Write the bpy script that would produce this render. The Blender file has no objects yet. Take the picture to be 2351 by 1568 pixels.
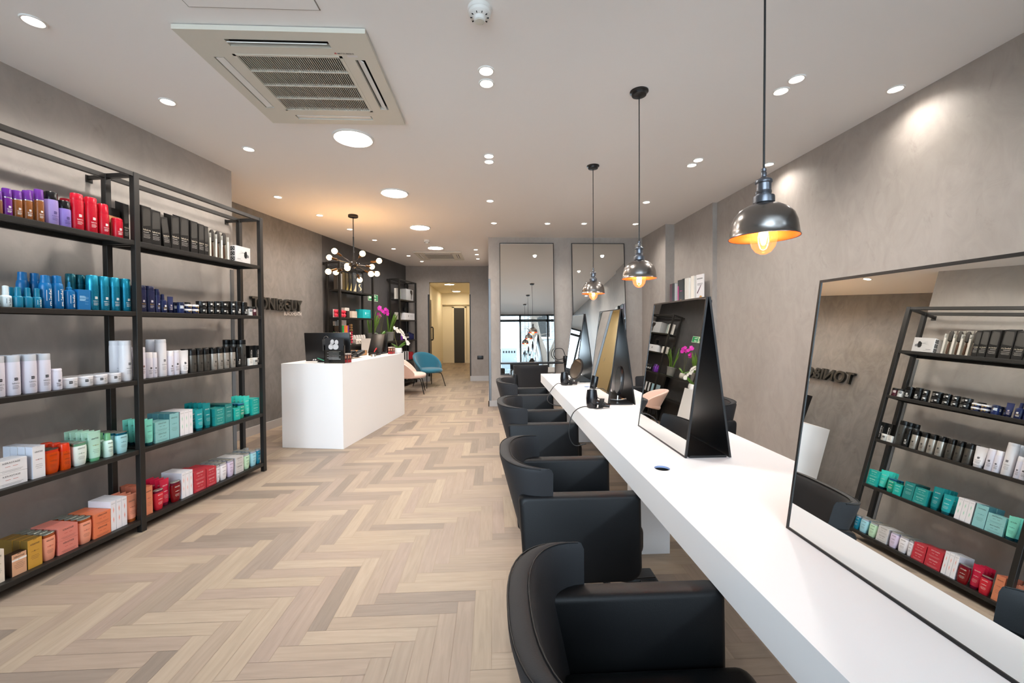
import bpy, bmesh, math, random
from math import sin, cos, pi, radians
from mathutils import Vector, Matrix

random.seed(7)
S = bpy.context.scene
COL = S.collection

# ------------------------------------------------------------------ camera, world, exposure
F_PX, YAW, PITCH, ROLL = 945.04, 0.0448072, -0.0188012, -0.0057970
CAM_H = 1.35
def make_camera():
    fw = Vector((sin(YAW) * cos(PITCH), cos(YAW) * cos(PITCH), sin(PITCH)))
    rt = Vector((cos(YAW), -sin(YAW), 0))
    up = rt.cross(fw)
    r2 = cos(ROLL) * rt + sin(ROLL) * up
    u2 = -sin(ROLL) * rt + cos(ROLL) * up
    cd = bpy.data.cameras.new('camera')
    co = bpy.data.objects.new('camera', cd)
    COL.objects.link(co)
    m = Matrix.Identity(4)
    for i in range(3):
        m[i][0], m[i][1], m[i][2] = r2[i], u2[i], -fw[i]
    m[2][3] = CAM_H
    co.matrix_world = m
    cd.sensor_width = 36.0
    cd.lens = F_PX / 2351 * 36.0
    cd.shift_y = (767.23 - 784) / 2351
    cd.clip_start = 0.02
    S.camera = co
make_camera()
S.view_settings.view_transform = 'Standard'
S.view_settings.look = 'None'
S.view_settings.gamma = 1
S.view_settings.use_curve_mapping = False
S.view_settings.exposure = 0.5
cy = S.cycles
cy.use_denoising = True
cy.max_bounces = 9
cy.diffuse_bounces = 5
cy.glossy_bounces = 5
cy.transmission_bounces = 6
cy.transparent_max_bounces = 10
cy.caustics_reflective = False
cy.caustics_refractive = False
cy.sample_clamp_indirect = 5.0
cy.use_adaptive_sampling = True
cy.adaptive_threshold = 0.02

DAY = 8.0
SPOT_W = 34.0
PANEL_E = 75.0     # round panel lights
WARM = (1.0, 0.94, 0.875)
w = bpy.data.worlds.new('daylight')
S.world = w
w.use_nodes = True
bg = w.node_tree.nodes['Background']
bg.inputs[0].default_value = (0.86, 0.94, 1.0, 1)
bg.inputs[1].default_value = DAY

# ------------------------------------------------------------------ frames
AL, BE = 0.152934234, 0.1792960797
LN, LD = Vector((cos(AL), -sin(AL), 0)), Vector((sin(AL), cos(AL), 0))
BN, BD = Vector((cos(BE), -sin(BE), 0)), Vector((sin(BE), cos(BE), 0))
BA = Vector((-3.089, 5.058, 0))
TL, TB = pi / 2 - AL, pi / 2 - BE
def LP(s, t, z=0): return LN * s + LD * t + Vector((0, 0, z))
def BP(o, w, z=0): return BA + BD * w + BN * o + Vector((0, 0, z))
CEIL = 2.85

# ------------------------------------------------------------------ materials
def lin(c):
    return c / 12.92 if c <= 0.04045 else ((c + 0.055) / 1.055) ** 2.4
def rgb(h):
    h = h.lstrip('#')
    return tuple(lin(int(h[i:i + 2], 16) / 255) for i in (0, 2, 4)) + (1,)
MATS = {}
def mat(name, col='#808080', rough=0.5, metal=0.0, trans=0.0, emit=0.0, ecol=None, spec=0.5, coat=0.0, ior=1.45, bump=0.0, bscale=200.0, sheen=0.0):
    if name in MATS:
        return MATS[name]
    m = bpy.data.materials.new(name)
    m.use_nodes = True
    nt = m.node_tree
    b = nt.nodes['Principled BSDF']
    b.inputs['Base Color'].default_value = rgb(col)
    b.inputs['Roughness'].default_value = rough
    b.inputs['Metallic'].default_value = metal
    b.inputs['Transmission Weight'].default_value = trans
    b.inputs['Specular IOR Level'].default_value = spec
    b.inputs['IOR'].default_value = ior
    b.inputs['Coat Weight'].default_value = coat
    b.inputs['Sheen Weight'].default_value = sheen
    if emit > 0:
        b.inputs['Emission Color'].default_value = rgb(ecol or col)
        b.inputs['Emission Strength'].default_value = emit
    # every material carries a small procedural variation
    n = nt.nodes.new('ShaderNodeTexNoise')
    n.inputs['Scale'].default_value = bscale
    n.inputs['Detail'].default_value = 3
    tc = nt.nodes.new('ShaderNodeTexCoord')
    nt.links.new(tc.outputs['Object'], n.inputs['Vector'])
    mr = nt.nodes.new('ShaderNodeMapRange')
    mr.inputs['To Min'].default_value = max(0.0, rough - 0.02)
    mr.inputs['To Max'].default_value = min(1.0, rough + 0.02)
    nt.links.new(n.outputs['Fac'], mr.inputs['Value'])
    nt.links.new(mr.outputs['Result'], b.inputs['Roughness'])
    if bump > 0:
        bp = nt.nodes.new('ShaderNodeBump')
        bp.inputs['Strength'].default_value = bump
        bp.inputs['Distance'].default_value = 0.002
        nt.links.new(n.outputs['Fac'], bp.inputs['Height'])
        nt.links.new(bp.outputs['Normal'], b.inputs['Normal'])
    MATS[name] = m
    return m

def plaster(name, c_lo, c_hi, c_mark, rough=0.55, bump=0.25):
    m = bpy.data.materials.new(name)
    m.use_nodes = True
    nt = m.node_tree
    N, L = nt.nodes.new, nt.links.new
    b = nt.nodes['Principled BSDF']
    geo = N('ShaderNodeNewGeometry')
    mp = N('ShaderNodeMapping')
    mp.inputs['Scale'].default_value = (1.0, 1.0, 0.6)
    L(geo.outputs['Position'], mp.inputs['Vector'])
    n1 = N('ShaderNodeTexNoise'); n1.inputs['Scale'].default_value = 1.3; n1.inputs['Detail'].default_value = 6; n1.inputs['Distortion'].default_value = 1.2
    n2 = N('ShaderNodeTexNoise'); n2.inputs['Scale'].default_value = 6.0; n2.inputs['Detail'].default_value = 8; n2.inputs['Distortion'].default_value = 2.2; n2.inputs['Roughness'].default_value = 0.62
    n3 = N('ShaderNodeTexNoise'); n3.inputs['Scale'].default_value = 3.1; n3.inputs['Detail'].default_value = 9; n3.inputs['Distortion'].default_value = 3.5; n3.inputs['Roughness'].default_value = 0.7
    for n in (n1, n2, n3):
        L(mp.outputs['Vector'], n.inputs['Vector'])
    mx = N('ShaderNodeMix'); mx.data_type = 'FLOAT'; mx.inputs[0].default_value = 0.45
    L(n1.outputs['Fac'], mx.inputs[2]); L(n2.outputs['Fac'], mx.inputs[3])
    cr = N('ShaderNodeValToRGB')
    cr.color_ramp.elements[0].position = 0.38; cr.color_ramp.elements[0].color = rgb(c_lo)
    cr.color_ramp.elements[1].position = 0.62; cr.color_ramp.elements[1].color = rgb(c_hi)
    L(mx.outputs[0], cr.inputs['Fac'])
    cm = N('ShaderNodeValToRGB')
    cm.color_ramp.elements[0].position = 0.60; cm.color_ramp.elements[0].color = (0, 0, 0, 1)
    cm.color_ramp.elements[1].position = 0.72; cm.color_ramp.elements[1].color = (0.55, 0.55, 0.55, 1)
    L(n3.outputs['Fac'], cm.inputs['Fac'])
    mc = N('ShaderNodeMix'); mc.data_type = 'RGBA'
    L(cm.outputs['Color'], mc.inputs[0]); L(cr.outputs['Color'], mc.inputs[6])
    mc.inputs[7].default_value = rgb(c_mark)
    L(mc.outputs[2], b.inputs['Base Color'])
    b.inputs['Roughness'].default_value = rough
    b.inputs['Specular IOR Level'].default_value = 0.4
    bp = N('ShaderNodeBump'); bp.inputs['Strength'].default_value = bump; bp.inputs['Distance'].default_value = 0.004
    L(n2.outputs['Fac'], bp.inputs['Height']); L(bp.outputs['Normal'], b.inputs['Normal'])
    MATS[name] = m
    return m

def wood_floor():
    m = bpy.data.materials.new('oak_herringbone')
    m.use_nodes = True
    nt = m.node_tree
    N, L = nt.nodes.new, nt.links.new
    b = nt.nodes['Principled BSDF']
    at = N('ShaderNodeAttribute'); at.attribute_name = 'tone'
    uv = N('ShaderNodeUVMap'); uv.uv_map = 'plank'
    mp = N('ShaderNodeMapping'); mp.inputs['Scale'].default_value = (2.2, 26.0, 1)
    L(uv.outputs['UV'], mp.inputs['Vector'])
    n = N('ShaderNodeTexNoise'); n.inputs['Scale'].default_value = 2.2; n.inputs['Detail'].default_value = 7; n.inputs['Distortion'].default_value = 0.6
    L(mp.outputs['Vector'], n.inputs['Vector'])
    cr = N('ShaderNodeValToRGB')
    e = cr.color_ramp.elements
    e[0].position = 0.0; e[0].color = rgb('#7d7166')
    e[1].position = 1.0; e[1].color = rgb('#a29281')
    for p, c in ((0.18, '#897b70'), (0.4, '#988878'), (0.6, '#958478'), (0.8, '#9e8e7c')):
        k = e.new(p); k.color = rgb(c)
    L(at.outputs['Fac'], cr.inputs['Fac'])
    gr = N('ShaderNodeValToRGB')
    gr.color_ramp.elements[0].position = 0.3; gr.color_ramp.elements[0].color = (0.88, 0.875, 0.87, 1)
    gr.color_ramp.elements[1].position = 0.7; gr.color_ramp.elements[1].color = (1.05, 1.05, 1.05, 1)
    L(n.outputs['Fac'], gr.inputs['Fac'])
    mx = N('ShaderNodeMix'); mx.data_type = 'RGBA'; mx.blend_type = 'MULTIPLY'; mx.inputs[0].default_value = 1.0
    L(cr.outputs['Color'], mx.inputs[6]); L(gr.outputs['Color'], mx.inputs[7])
    L(mx.outputs[2], b.inputs['Base Color'])
    b.inputs['Roughness'].default_value = 0.42
    b.inputs['Specular IOR Level'].default_value = 0.35
    bp = N('ShaderNodeBump'); bp.inputs['Strength'].default_value = 0.08; bp.inputs['Distance'].default_value = 0.001
    L(n.outputs['Fac'], bp.inputs['Height']); L(bp.outputs['Normal'], b.inputs['Normal'])
    return m

def clear(name, col, alpha):
    """thin clear sheet: see-through with a little gloss"""
    m = bpy.data.materials.new(name)
    m.use_nodes = True
    nt = m.node_tree
    nt.nodes.remove(nt.nodes['Principled BSDF'])
    out = nt.nodes['Material Output']
    tr = nt.nodes.new('ShaderNodeBsdfTransparent'); tr.inputs[0].default_value = rgb(col)
    gl = nt.nodes.new('ShaderNodeBsdfGlossy'); gl.inputs['Roughness'].default_value = 0.03
    fr = nt.nodes.new('ShaderNodeFresnel'); fr.inputs[0].default_value = 1.45
    mu = nt.nodes.new('ShaderNodeMath'); mu.operation = 'ADD'; mu.inputs[1].default_value = alpha
    nt.links.new(fr.outputs[0], mu.inputs[0])
    mx = nt.nodes.new('ShaderNodeMixShader')
    nt.links.new(mu.outputs[0], mx.inputs[0]); nt.links.new(tr.outputs[0], mx.inputs[1]); nt.links.new(gl.outputs[0], mx.inputs[2])
    nt.links.new(mx.outputs[0], out.inputs[0])
    MATS[name] = m
    return m

M_RIGHT = plaster('plaster_light', '#9b938c', '#a8a099', '#8c847d')
M_LEFT = plaster('plaster_pier', '#a59e97', '#b2aaa3', '#938c85')
M_MID = plaster('plaster_mid', '#666564', '#7d7b7a', '#565454', 0.5, 0.35)
M_DARK = plaster('plaster_black', '#403f40', '#4a494a', '#363536', 0.38, 0.3)
M_FAR = plaster('plaster_far', '#857d77', '#918983', '#7a726c')
M_CEIL = mat('ceiling_paint', '#f1edea', 0.9, spec=0.2)
M_FLOOR = wood_floor()
M_GAP = mat('plank_gap', '#8d7a67', 0.8)
M_SKIRT = mat('skirting_paint', '#a9a6a5', 0.5)
M_CREAM = mat('hall_cream', '#e6dcc6', 0.8)
M_BLACK = mat('black_steel', '#1c1a18', 0.42, spec=0.5)
M_SATIN = mat('black_satin', '#0f0f11', 0.35)
M_GUARD = mat('corner_guard_steel', '#6f7377', 0.4, 0.6)
M_WHITE = mat('white_solid_surface', '#f4f4f5', 0.35)
M_WPLAST = mat('white_plastic', '#e4e2de', 0.45)
M_ACPL = mat('cassette_plastic', '#d3cec2', 0.5)
M_DARKHOLE = mat('dark_recess', '#141412', 0.8)
M_LEATHER = mat('charcoal_leather', '#0e0f11', 0.5, spec=0.35, bump=0.15, bscale=350)
M_LEATHER2 = mat('charcoal_leather_back', '#28282a', 0.62, spec=0.3, bump=0.15, bscale=350)
M_STEEL = mat('brushed_steel', '#b9b7b2', 0.28, 1.0)
M_CHROME = mat('chrome', '#d8d8d8', 0.08, 1.0)
M_MIRROR = mat('mirror_glass', '#eef1f0', 0.0, 1.0, bscale=1.0)
for _n in M_MIRROR.node_tree.nodes:
    if _n.type == 'MAP_RANGE':
        _n.inputs['To Max'].default_value = 0.0
M_PEWTER = mat('pewter', '#8b8682', 0.24, 1.0, bscale=6.0)
M_PEWTER2 = mat('pewter_holder', '#6a6d74', 0.33, 0.9, bscale=6.0)
M_COPPER = mat('copper_lining', '#f0703a', 0.4, 0.6)
M_GLASS = clear('clear_glass', '#fbf7f2', 0.02)
M_PANE = clear('window_glass', '#f4faff', 0.0)
M_AMBER = clear('amber_glass', '#ffe6d2', 0.0)
def _glow():
    nt = M_AMBER.node_tree
    mx = [n for n in nt.nodes if n.type == 'MIX_SHADER'][0]
    mu = [n for n in nt.nodes if n.type == 'MATH'][0]
    mu.operation = 'MULTIPLY'; mu.inputs[1].default_value = 0.35
    em = nt.nodes.new('ShaderNodeEmission'); em.inputs[0].default_value = rgb('#ff8a52'); em.inputs[1].default_value = 0.55
    ad = nt.nodes.new('ShaderNodeAddShader')
    nt.links.new(mx.outputs[0], ad.inputs[0]); nt.links.new(em.outputs[0], ad.inputs[1])
    nt.links.new(ad.outputs[0], nt.nodes['Material Output'].inputs[0])
_glow()
M_FIL = mat('filament', '#ffb15c', 0.5, emit=60.0, ecol='#ffb060')
M_BULB = mat('lit_bulb', '#ffd9a0', 0.4, emit=30.0, ecol='#ffc480')
M_SPOT = mat('spot_lens', '#fff4e2', 0.4, emit=14.0, ecol='#fff1de')
M_HALL = mat('hall_lens', '#fff0d6', 0.4, emit=60.0, ecol='#ffedcc')
M_PANEL = mat('panel_lens', '#fff4e6', 0.4, emit=PANEL_E, ecol='#fff5ea')
M_BRONZE = mat('bronze', '#4a3520', 0.35, 0.9)
M_CORD = mat('cord_black', '#161617', 0.55)
M_TEAL = mat('teal_velvet', '#12647c', 0.75, sheen=0.5, bump=0.1, bscale=500)
M_PINK = mat('blush_velvet', '#e6c6bb', 0.75, sheen=0.4, bump=0.1, bscale=500)

# ------------------------------------------------------------------ mesh helpers
def box(bm, c, s, rz=0.0, mi=0, bev=0.0, seg=2, rot=None):
    r = bmesh.ops.create_cube(bm, size=1.0)
    vs = r['verts']
    R = rot if rot is not None else Matrix.Rotation(rz, 4, 'Z')
    bmesh.ops.transform(bm, verts=vs, matrix=Matrix.Translation(Vector(c)) @ R @ Matrix.Diagonal((s[0], s[1], s[2], 1)))
    fs = list({f for v in vs for f in v.link_faces})
    for f in fs:
        f.material_index = mi
    if bev > 0:
        es = list({e for v in vs for e in v.link_edges})
        q = bmesh.ops.bevel(bm, geom=es, offset=bev, segments=seg, profile=0.5, affect='EDGES')
        for f in q['faces']:
            f.material_index = mi
    return fs
def bx(bm, x0, x1, y0, y1, z0, z1, mi=0, bev=0.0):
    return box(bm, ((x0 + x1) / 2, (y0 + y1) / 2, (z0 + z1) / 2), (abs(x1 - x0), abs(y1 - y0), abs(z1 - z0)), 0, mi, bev)
def prism(bm, pts, z0, z1, mi=0):
    a = [bm.verts.new((p[0], p[1], z0)) for p in pts]
    b = [bm.verts.new((p[0], p[1], z1)) for p in pts]
    n = len(pts)
    fs = [bm.faces.new(a[::-1]), bm.faces.new(b)]
    for i in range(n):
        fs.append(bm.faces.new((a[i], a[(i + 1) % n], b[(i + 1) % n], b[i])))
    for f in fs:
        f.material_index = mi
def loft(bm, rings, cap0=True, cap1=True, closed=True, mi=0):
    V = [[bm.verts.new(p) for p in r] for r in rings]
    n = len(rings[0])
    for i in range(len(V) - 1):
        for j in range(n if closed else n - 1):
            k = (j + 1) % n
            f = bm.faces.new((V[i][j], V[i][k], V[i + 1][k], V[i + 1][j]))
            f.material_index = mi
    if cap0:
        f = bm.faces.new(V[0][::-1]); f.material_index = mi
    if cap1:
        f = bm.faces.new(V[-1]); f.material_index = mi
def lathe(bm, prof, n=24, mi=0, cap0=True, cap1=True, M=None):
    rings = []
    for r, z in prof:
        ring = [Vector((r * cos(2 * pi * j / n), r * sin(2 * pi * j / n), z)) for j in range(n)]
        if M is not None:
            ring = [M @ v for v in ring]
        rings.append(ring)
    loft(bm, rings, cap0, cap1, True, mi)
def catmull(pts, k=6):
    P = [Vector(p) for p in pts]
    P = [P[0] * 2 - P[1]] + P + [P[-1] * 2 - P[-2]]
    out = []
    for i in range(1, len(P) - 2):
        for j in range(k):
            t = j / k
            a, b, c, d = P[i - 1], P[i], P[i + 1], P[i + 2]
            out.append(0.5 * ((2 * b) + (c - a) * t + (2 * a - 5 * b + 4 * c - d) * t * t + (3 * b - a - 3 * c + d) * t ** 3))
    out.append(P[-2])
    return out
def tube(bm, pts, r, n=8, mi=0, smooth=0):
    P = catmull(pts, smooth) if smooth else [Vector(p) for p in pts]
    rings = []
    up = None
    for i, p in enumerate(P):
        d = (P[min(i + 1, len(P) - 1)] - P[max(i - 1, 0)]).normalized()
        if up is None:
            up = Vector((0, 0, 1)) if abs(d.z) < 0.9 else Vector((1, 0, 0))
        a = d.cross(up)
        if a.length < 1e-4:
            a = d.cross(Vector((0.3, 1, 0.2)))
        a.normalize()
        b = a.cross(d).normalized()
        up = b
        if isinstance(r, (list, tuple)):
            q = i / (len(P) - 1) * (len(r) - 1)
            j0 = min(int(q), len(r) - 2)
            rr = r[j0] + (r[j0 + 1] - r[j0]) * (q - j0)
        else:
            rr = r
        rings.append([p + a * rr * cos(2 * pi * j / n) + b * rr * sin(2 * pi * j / n) for j in range(n)])
    loft(bm, rings, True, True, True, mi)
def ball(bm, c, r, mi=0, u=16, v=10, sc=(1, 1, 1)):
    q = bmesh.ops.create_uvsphere(bm, u_segments=u, v_segments=v, radius=r)
    bmesh.ops.transform(bm, verts=q['verts'], matrix=Matrix.Translation(Vector(c)) @ Matrix.Diagonal((sc[0], sc[1], sc[2], 1)))
    for f in {f for x in q['verts'] for f in x.link_faces}:
        f.material_index = mi
def ell(a, b, z, e=2.0, n=24, cx=0, cy=0):
    out = []
    for j in range(n):
        t = 2 * pi * j / n
        c, s = cos(t), sin(t)
        out.append(Vector((cx + a * math.copysign(abs(c) ** (2 / e), c), cy + b * math.copysign(abs(s) ** (2 / e), s), z)))
    return out
def mesh_of(bm, name, mats, smooth=35):
    bmesh.ops.recalc_face_normals(bm, faces=bm.faces[:])
    me = bpy.data.meshes.new(name)
    bm.to_mesh(me)
    bm.free()
    for m in (mats if isinstance(mats, (list, tuple)) else [mats]):
        me.materials.append(m)
    if smooth:
        me.polygons.foreach_set('use_smooth', [True] * len(me.polygons))
        me.set_sharp_from_angle(angle=radians(smooth))
    return me
def link(name, me, parent=None, loc=None, rz=None):
    o = bpy.data.objects.new(name, me)
    COL.objects.link(o)
    if parent is not None:
        o.parent = parent
    if loc is not None:
        o.location = loc
    if rz is not None:
        o.rotation_euler = (0, 0, rz)
    return o
def obj(name, bm, mats, parent=None, loc=None, rz=None, smooth=35):
    return link(name, mesh_of(bm, name, mats, smooth), parent, loc, rz)
def tag(o, label, cat, group=None):
    o['label'] = label
    o['category'] = cat
    if group:
        o['group'] = group
    return o
def thing(name, label, cat, loc=(0, 0, 0), rz=0.0, group=None):
    o = bpy.data.objects.new(name, None)
    o.empty_display_size = 0.05
    COL.objects.link(o)
    o.location = loc
    o.rotation_euler = (0, 0, rz)
    return tag(o, label, cat, group)
def struct(name, bm, mats, smooth=0, parent=None):
    o = obj(name, bm, mats, parent, smooth=smooth)
    if parent is None:
        o['kind'] = 'structure'
    return o
B = bmesh.new
def copy_thing(root, loc, rz, label, group=None):
    r = root.copy(); COL.objects.link(r)
    r.location = loc; r.rotation_euler = (0, 0, rz); r['label'] = label
    if group: r['group'] = group
    for ch in list(root.children):
        c = ch.copy(); COL.objects.link(c); c.parent = r
        for g in ch.children:
            d = g.copy(); COL.objects.link(d); d.parent = c
    return r

_TXT = {}
def text_geo(txt, bold=0.0):
    """(verts, faces, width, height) of a line of lettering, unit cap height, centred on x, baseline 0"""
    k = (txt, bold)
    if k in _TXT:
        return _TXT[k]
    cu = bpy.data.curves.new('lettering', 'FONT')
    cu.body = txt
    cu.resolution_u = 2
    cu.offset = bold
    o = bpy.data.objects.new('lettering', cu)
    COL.objects.link(o)
    dg = bpy.context.evaluated_depsgraph_get()
    me = bpy.data.meshes.new_from_object(o.evaluated_get(dg))
    vs = [v.co.copy() for v in me.vertices]
    fs = [tuple(p.vertices) for p in me.polygons]
    bpy.data.objects.remove(o); bpy.data.curves.remove(cu); bpy.data.meshes.remove(me)
    x0 = min(v.x for v in vs); x1 = max(v.x for v in vs); y1 = 0.73
    vs = [((v.x - (x0 + x1) / 2) / y1, v.y / y1) for v in vs]
    _TXT[k] = (vs, fs, (x1 - x0) / y1)
    return _TXT[k]
def put_text(bm, txt, h, fn, mi=0, width=None, bold=0.0):
    """lettering of cap height h; fn maps local (x, y) to a point"""
    vs, fs, wd = text_geo(txt, bold)
    sx = h if width is None else width / wd
    V = [bm.verts.new(fn(x * sx, y * h)) for x, y in vs]
    for f in fs:
        try:
            q = bm.faces.new([V[i] for i in f]); q.material_index = mi
        except ValueError:
            pass
def put_rect(bm, x0, x1, y0, y1, fn, mi=0, n=4):
    for i in range(n):
        a, b = x0 + (x1 - x0) * i / n, x0 + (x1 - x0) * (i + 1) / n
        q = bm.faces.new([bm.verts.new(fn(*p)) for p in ((a, y0), (b, y0), (b, y1), (a, y1))])
        q.material_index = mi
# ------------------------------------------------------------------ daylight portal in the shop front opening
def area_portal():
    l = bpy.data.lights.new('shop_front_daylight', 'AREA')
    l.shape = 'RECTANGLE'; l.size = 5.7; l.size_y = 2.5
    l.cycles.is_portal = True
    o = bpy.data.objects.new('shop_front_daylight', l)
    COL.objects.link(o)
    o.location = (-0.15, -0.42, 1.55)
    o.rotation_euler = (pi / 2, 0, 0)
area_portal()

# ------------------------------------------------------------------ room shell
def floor():
    W, n = 0.082, 6
    x0, y0, x1, y1 = -4.1, -0.42, 2.9, 16.2
    bm = B()
    tone = bm.faces.layers.float.new('tone')
    uvl = bm.loops.layers.uv.new('plank')
    ax, ay = -0.591, 2.09
    R = random.Random(3)
    def plank(u0, v0, u1, v1, horiz):
        g = 0.0006
        X0, X1 = ax + u0 * W + g, ax + u1 * W - g
        Y0, Y1 = ay - W + v0 * W + g, ay - W + v1 * W - g
        cx0, cx1, cy0, cy1 = max(X0, x0), min(X1, x1), max(Y0, y0), min(Y1, y1)
        if cx1 - cx0 < 0.002 or cy1 - cy0 < 0.002:
            return
        co = [(cx0, cy0), (cx1, cy0), (cx1, cy1), (cx0, cy1)]
        f = bm.faces.new([bm.verts.new((a, b, 0.0)) for a, b in co])
        t = R.random()
        f[tone] = t
        ou, ov = R.uniform(0, 50), R.uniform(0, 50)
        for lp, (a, b) in zip(f.loops, co):
            lp[uvl].uv = (a + ou, b + ov) if horiz else (b + ou, a + ov)
    for k in range(-60, 60):
        for i in range(-220, 260):
            du, dv = i + k * n, i - k * n
            X, Y = ax + du * W, ay + dv * W
            if x0 - 0.7 < X < x1 + 0.7 and y0 - 0.7 < Y < y1 + 0.7:
                plank(du, dv, du + n, dv + 1, True)
                plank(du, dv + 1, du + 1, dv + 1 + n, False)
    bx(bm, x0, x1, y0, y1, -0.12, -0.0015, 1)
    me = bpy.data.meshes.new('floor')
    bm.normal_update()
    bm.to_mesh(me); bm.free()
    me.materials.append(M_FLOOR); me.materials.append(M_GAP)
    o = link('floor', me); o['kind'] = 'structure'
floor()
bm = B(); bx(bm, -5.2, 3.0, -0.42, 10.4, CEIL, CEIL + 0.14); struct('ceiling', bm, M_CEIL)
bm = B(); bx(bm, -2.4, -0.2, 10.4, 16.2, 2.6, 2.74); struct('ceiling_hall', bm, M_CREAM)
V2 = lambda p: (p.x, p.y)
bm = B(); prism(bm, [V2(LP(-3.09, -1.0)), V2(LP(-3.09, 3.655)), V2(LP(-4.4, 3.655)), V2(LP(-4.4, -1.0))], 0, CEIL)
struct('wall_left', bm, M_LEFT)
bm = B(); prism(bm, [V2(BP(0, -2.2)), V2(BP(0, 1.797)), V2(BP(-0.2, 1.797)), V2(BP(-0.2, -2.2))], 0, CEIL); struct('wall_reception', bm, M_MID)
bm = B(); prism(bm, [V2(BP(0, 1.797)), V2(BP(0, 5.3)), V2(BP(-0.2, 5.5)), V2(BP(-0.2, 1.797))], 0, CEIL); struct('wall_display', bm, M_DARK)
bm = B()
bx(bm, -2.6, -1.58, 10.25, 10.4, 0, CEIL); bx(bm, -0.585, -0.04, 10.25, 10.4, 0, CEIL); bx(bm, -1.58, -0.585, 10.25, 10.4, 2.451, CEIL)
struct('wall_back', bm, M_FAR)
bm = B(); prism(bm, [(-0.078, 6.965), (2.8, 6.965), (2.8, 10.4), (-0.105, 10.4)], 0, CEIL); struct('wall_mirror', bm, M_RIGHT)
bm = B(); bx(bm, 2.742, 2.95, -0.42, 7.0, 0, CEIL); struct('wall_right', bm, M_RIGHT)
bm = B(); bx(bm, 2.686, 2.745, 4.945, 6.02, 0, CEIL); struct('wall_right_pier', bm, M_RIGHT)
bm = B(); bx(bm, 2.55, 2.745, 6.01, 6.97, 0, CEIL); struct('wall_right_end', bm, M_RIGHT)
# hall beyond the opening
bm = B(); bx(bm, -2.1, -1.9, 10.4, 15.7, 0, 2.6); struct('wall_hall_left', bm, M_CREAM)
bm = B(); bx(bm, -0.5, -0.3, 10.4, 15.7, 0, 2.6); struct('wall_hall_right', bm, M_CREAM)
bm = B()
bx(bm, -2.0, -0.4, 15.5, 15.7, 0, 2.6)
bx(bm, -1.9, -0.5, 15.38, 15.5, 2.17, 2.6)
struct('wall_hall_end', bm, M_CREAM)
bm = B(); bx(bm, -1.47, -1.08, 15.44, 15.5, 0.005, 2.05); d1 = struct('door_1', bm, mat('door_grey', '#35332f', 0.5))
bm = B(); bx(bm, -1.53, -1.47, 15.42, 15.5, 0, 2.1); bx(bm, -1.08, -1.02, 15.42, 15.5, 0, 2.1); bx(bm, -1.53, -1.02, 15.42, 15.5, 2.05, 2.11)
obj('door_frame', bm, M_CREAM, d1)
bm = B(); bx(bm, -1.725, -1.685, 10.42, 11.3, 0.01, 2.08, bev=0.003); d2 = struct('door_2', bm, mat('door_slate', '#4b4a46', 0.5))
bm = B(); tube(bm, [(-1.685, 11.16, 1.0), (-1.635, 11.16, 1.0), (-1.625, 11.16, 1.03), (-1.625, 11.16, 1.31), (-1.635, 11.16, 1.34), (-1.685, 11.16, 1.34)], 0.018, 10)
obj('door_handle', bm, M_SATIN, d2)
# skirtings and corner guards
bm = B(); prism(bm, [V2(BP(0, -0.9)), V2(BP(0.016, -0.9)), V2(BP(0.016, 1.797)), V2(BP(0, 1.797))], 0, 0.105); struct('baseboard_reception', bm, M_SKIRT)
bm = B(); bx(bm, -0.585, -0.1, 10.234, 10.25, 0, 0.125); bx(bm, -2.15, -1.58, 10.234, 10.25, 0, 0.125); struct('baseboard_back', bm, M_SKIRT)
bm = B(); bx(bm, -0.094, 2.55, 6.949, 6.965, 0, 0.095); prism(bm, [(-0.094, 6.949), (-0.078, 6.949), (-0.105, 10.23), (-0.121, 10.23)], 0, 0.095); struct('baseboard_mirror', bm, M_SKIRT)
bm = B(); bx(bm, 2.726, 2.742, -0.3, 4.945, 0, 0.095); bx(bm, 2.67, 2.686, 4.93, 6.01, 0, 0.095); struct('baseboard_right', bm, M_SKIRT)
bm = B(); bx(bm, -1.9, -1.886, 10.41, 15.4, 0, 0.1); bx(bm, -1.08 + .06, -0.5, 15.36, 15.38, 0, 0.1); struct('baseboard_hall', bm, M_CREAM)
bm = B(); bx(bm, -0.083, -0.045, 6.960, 6.965, 0.096, 2.154); bx(bm, -0.084, -0.078, 6.960, 7.0, 0.096, 2.154); struct('trim_1', bm, M_GUARD)
bm = B(); prism(bm, [V2(LP(-3.09, 3.618)), V2(LP(-3.085, 3.618)), V2(LP(-3.085, 3.659)), V2(LP(-3.13, 3.659)), V2(LP(-3.13, 3.655)), V2(LP(-3.09, 3.655))], 0.0, 1.907); struct('trim_2', bm, M_GUARD)
bm = B(); bx(bm, -1.615, -1.576, 10.245, 10.25, 0.126, 2.15); bx(bm, -1.58, -1.574, 10.245, 10.3, 0.126, 2.15); struct('trim_3', bm, M_BLACK)
bm = B(); bx(bm, -0.59, -0.56, 10.245, 10.25, 0.126, 2.15); bx(bm, -0.591, -0.585, 10.245, 10.3, 0.126, 2.15); struct('trim_4', bm, M_BLACK)

# shop front (behind the viewer, seen in the mirrors)
M_FRAME = mat('slate_frame', '#56626b', 0.5)
bm = B()
ypos = (-0.36, -0.30)
for xm in (-3.15, -2.1, -1.15, -0.05, 0.91, 1.85, 2.70):
    bx(bm, xm - 0.03, xm + 0.03, *ypos, 0.0, CEIL)
for z0, z1 in ((0.0, 0.34), (2.60, 2.68), (2.80, CEIL)):
    bx(bm, -3.4, 2.742, *ypos, z0, z1)
w1 = struct('window_1', bm, M_FRAME)
bm = B(); bx(bm, -3.4, 2.742, -0.334, -0.328, 0.34, 2.8)
obj('pane', bm, M_PANE, w1)
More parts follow.
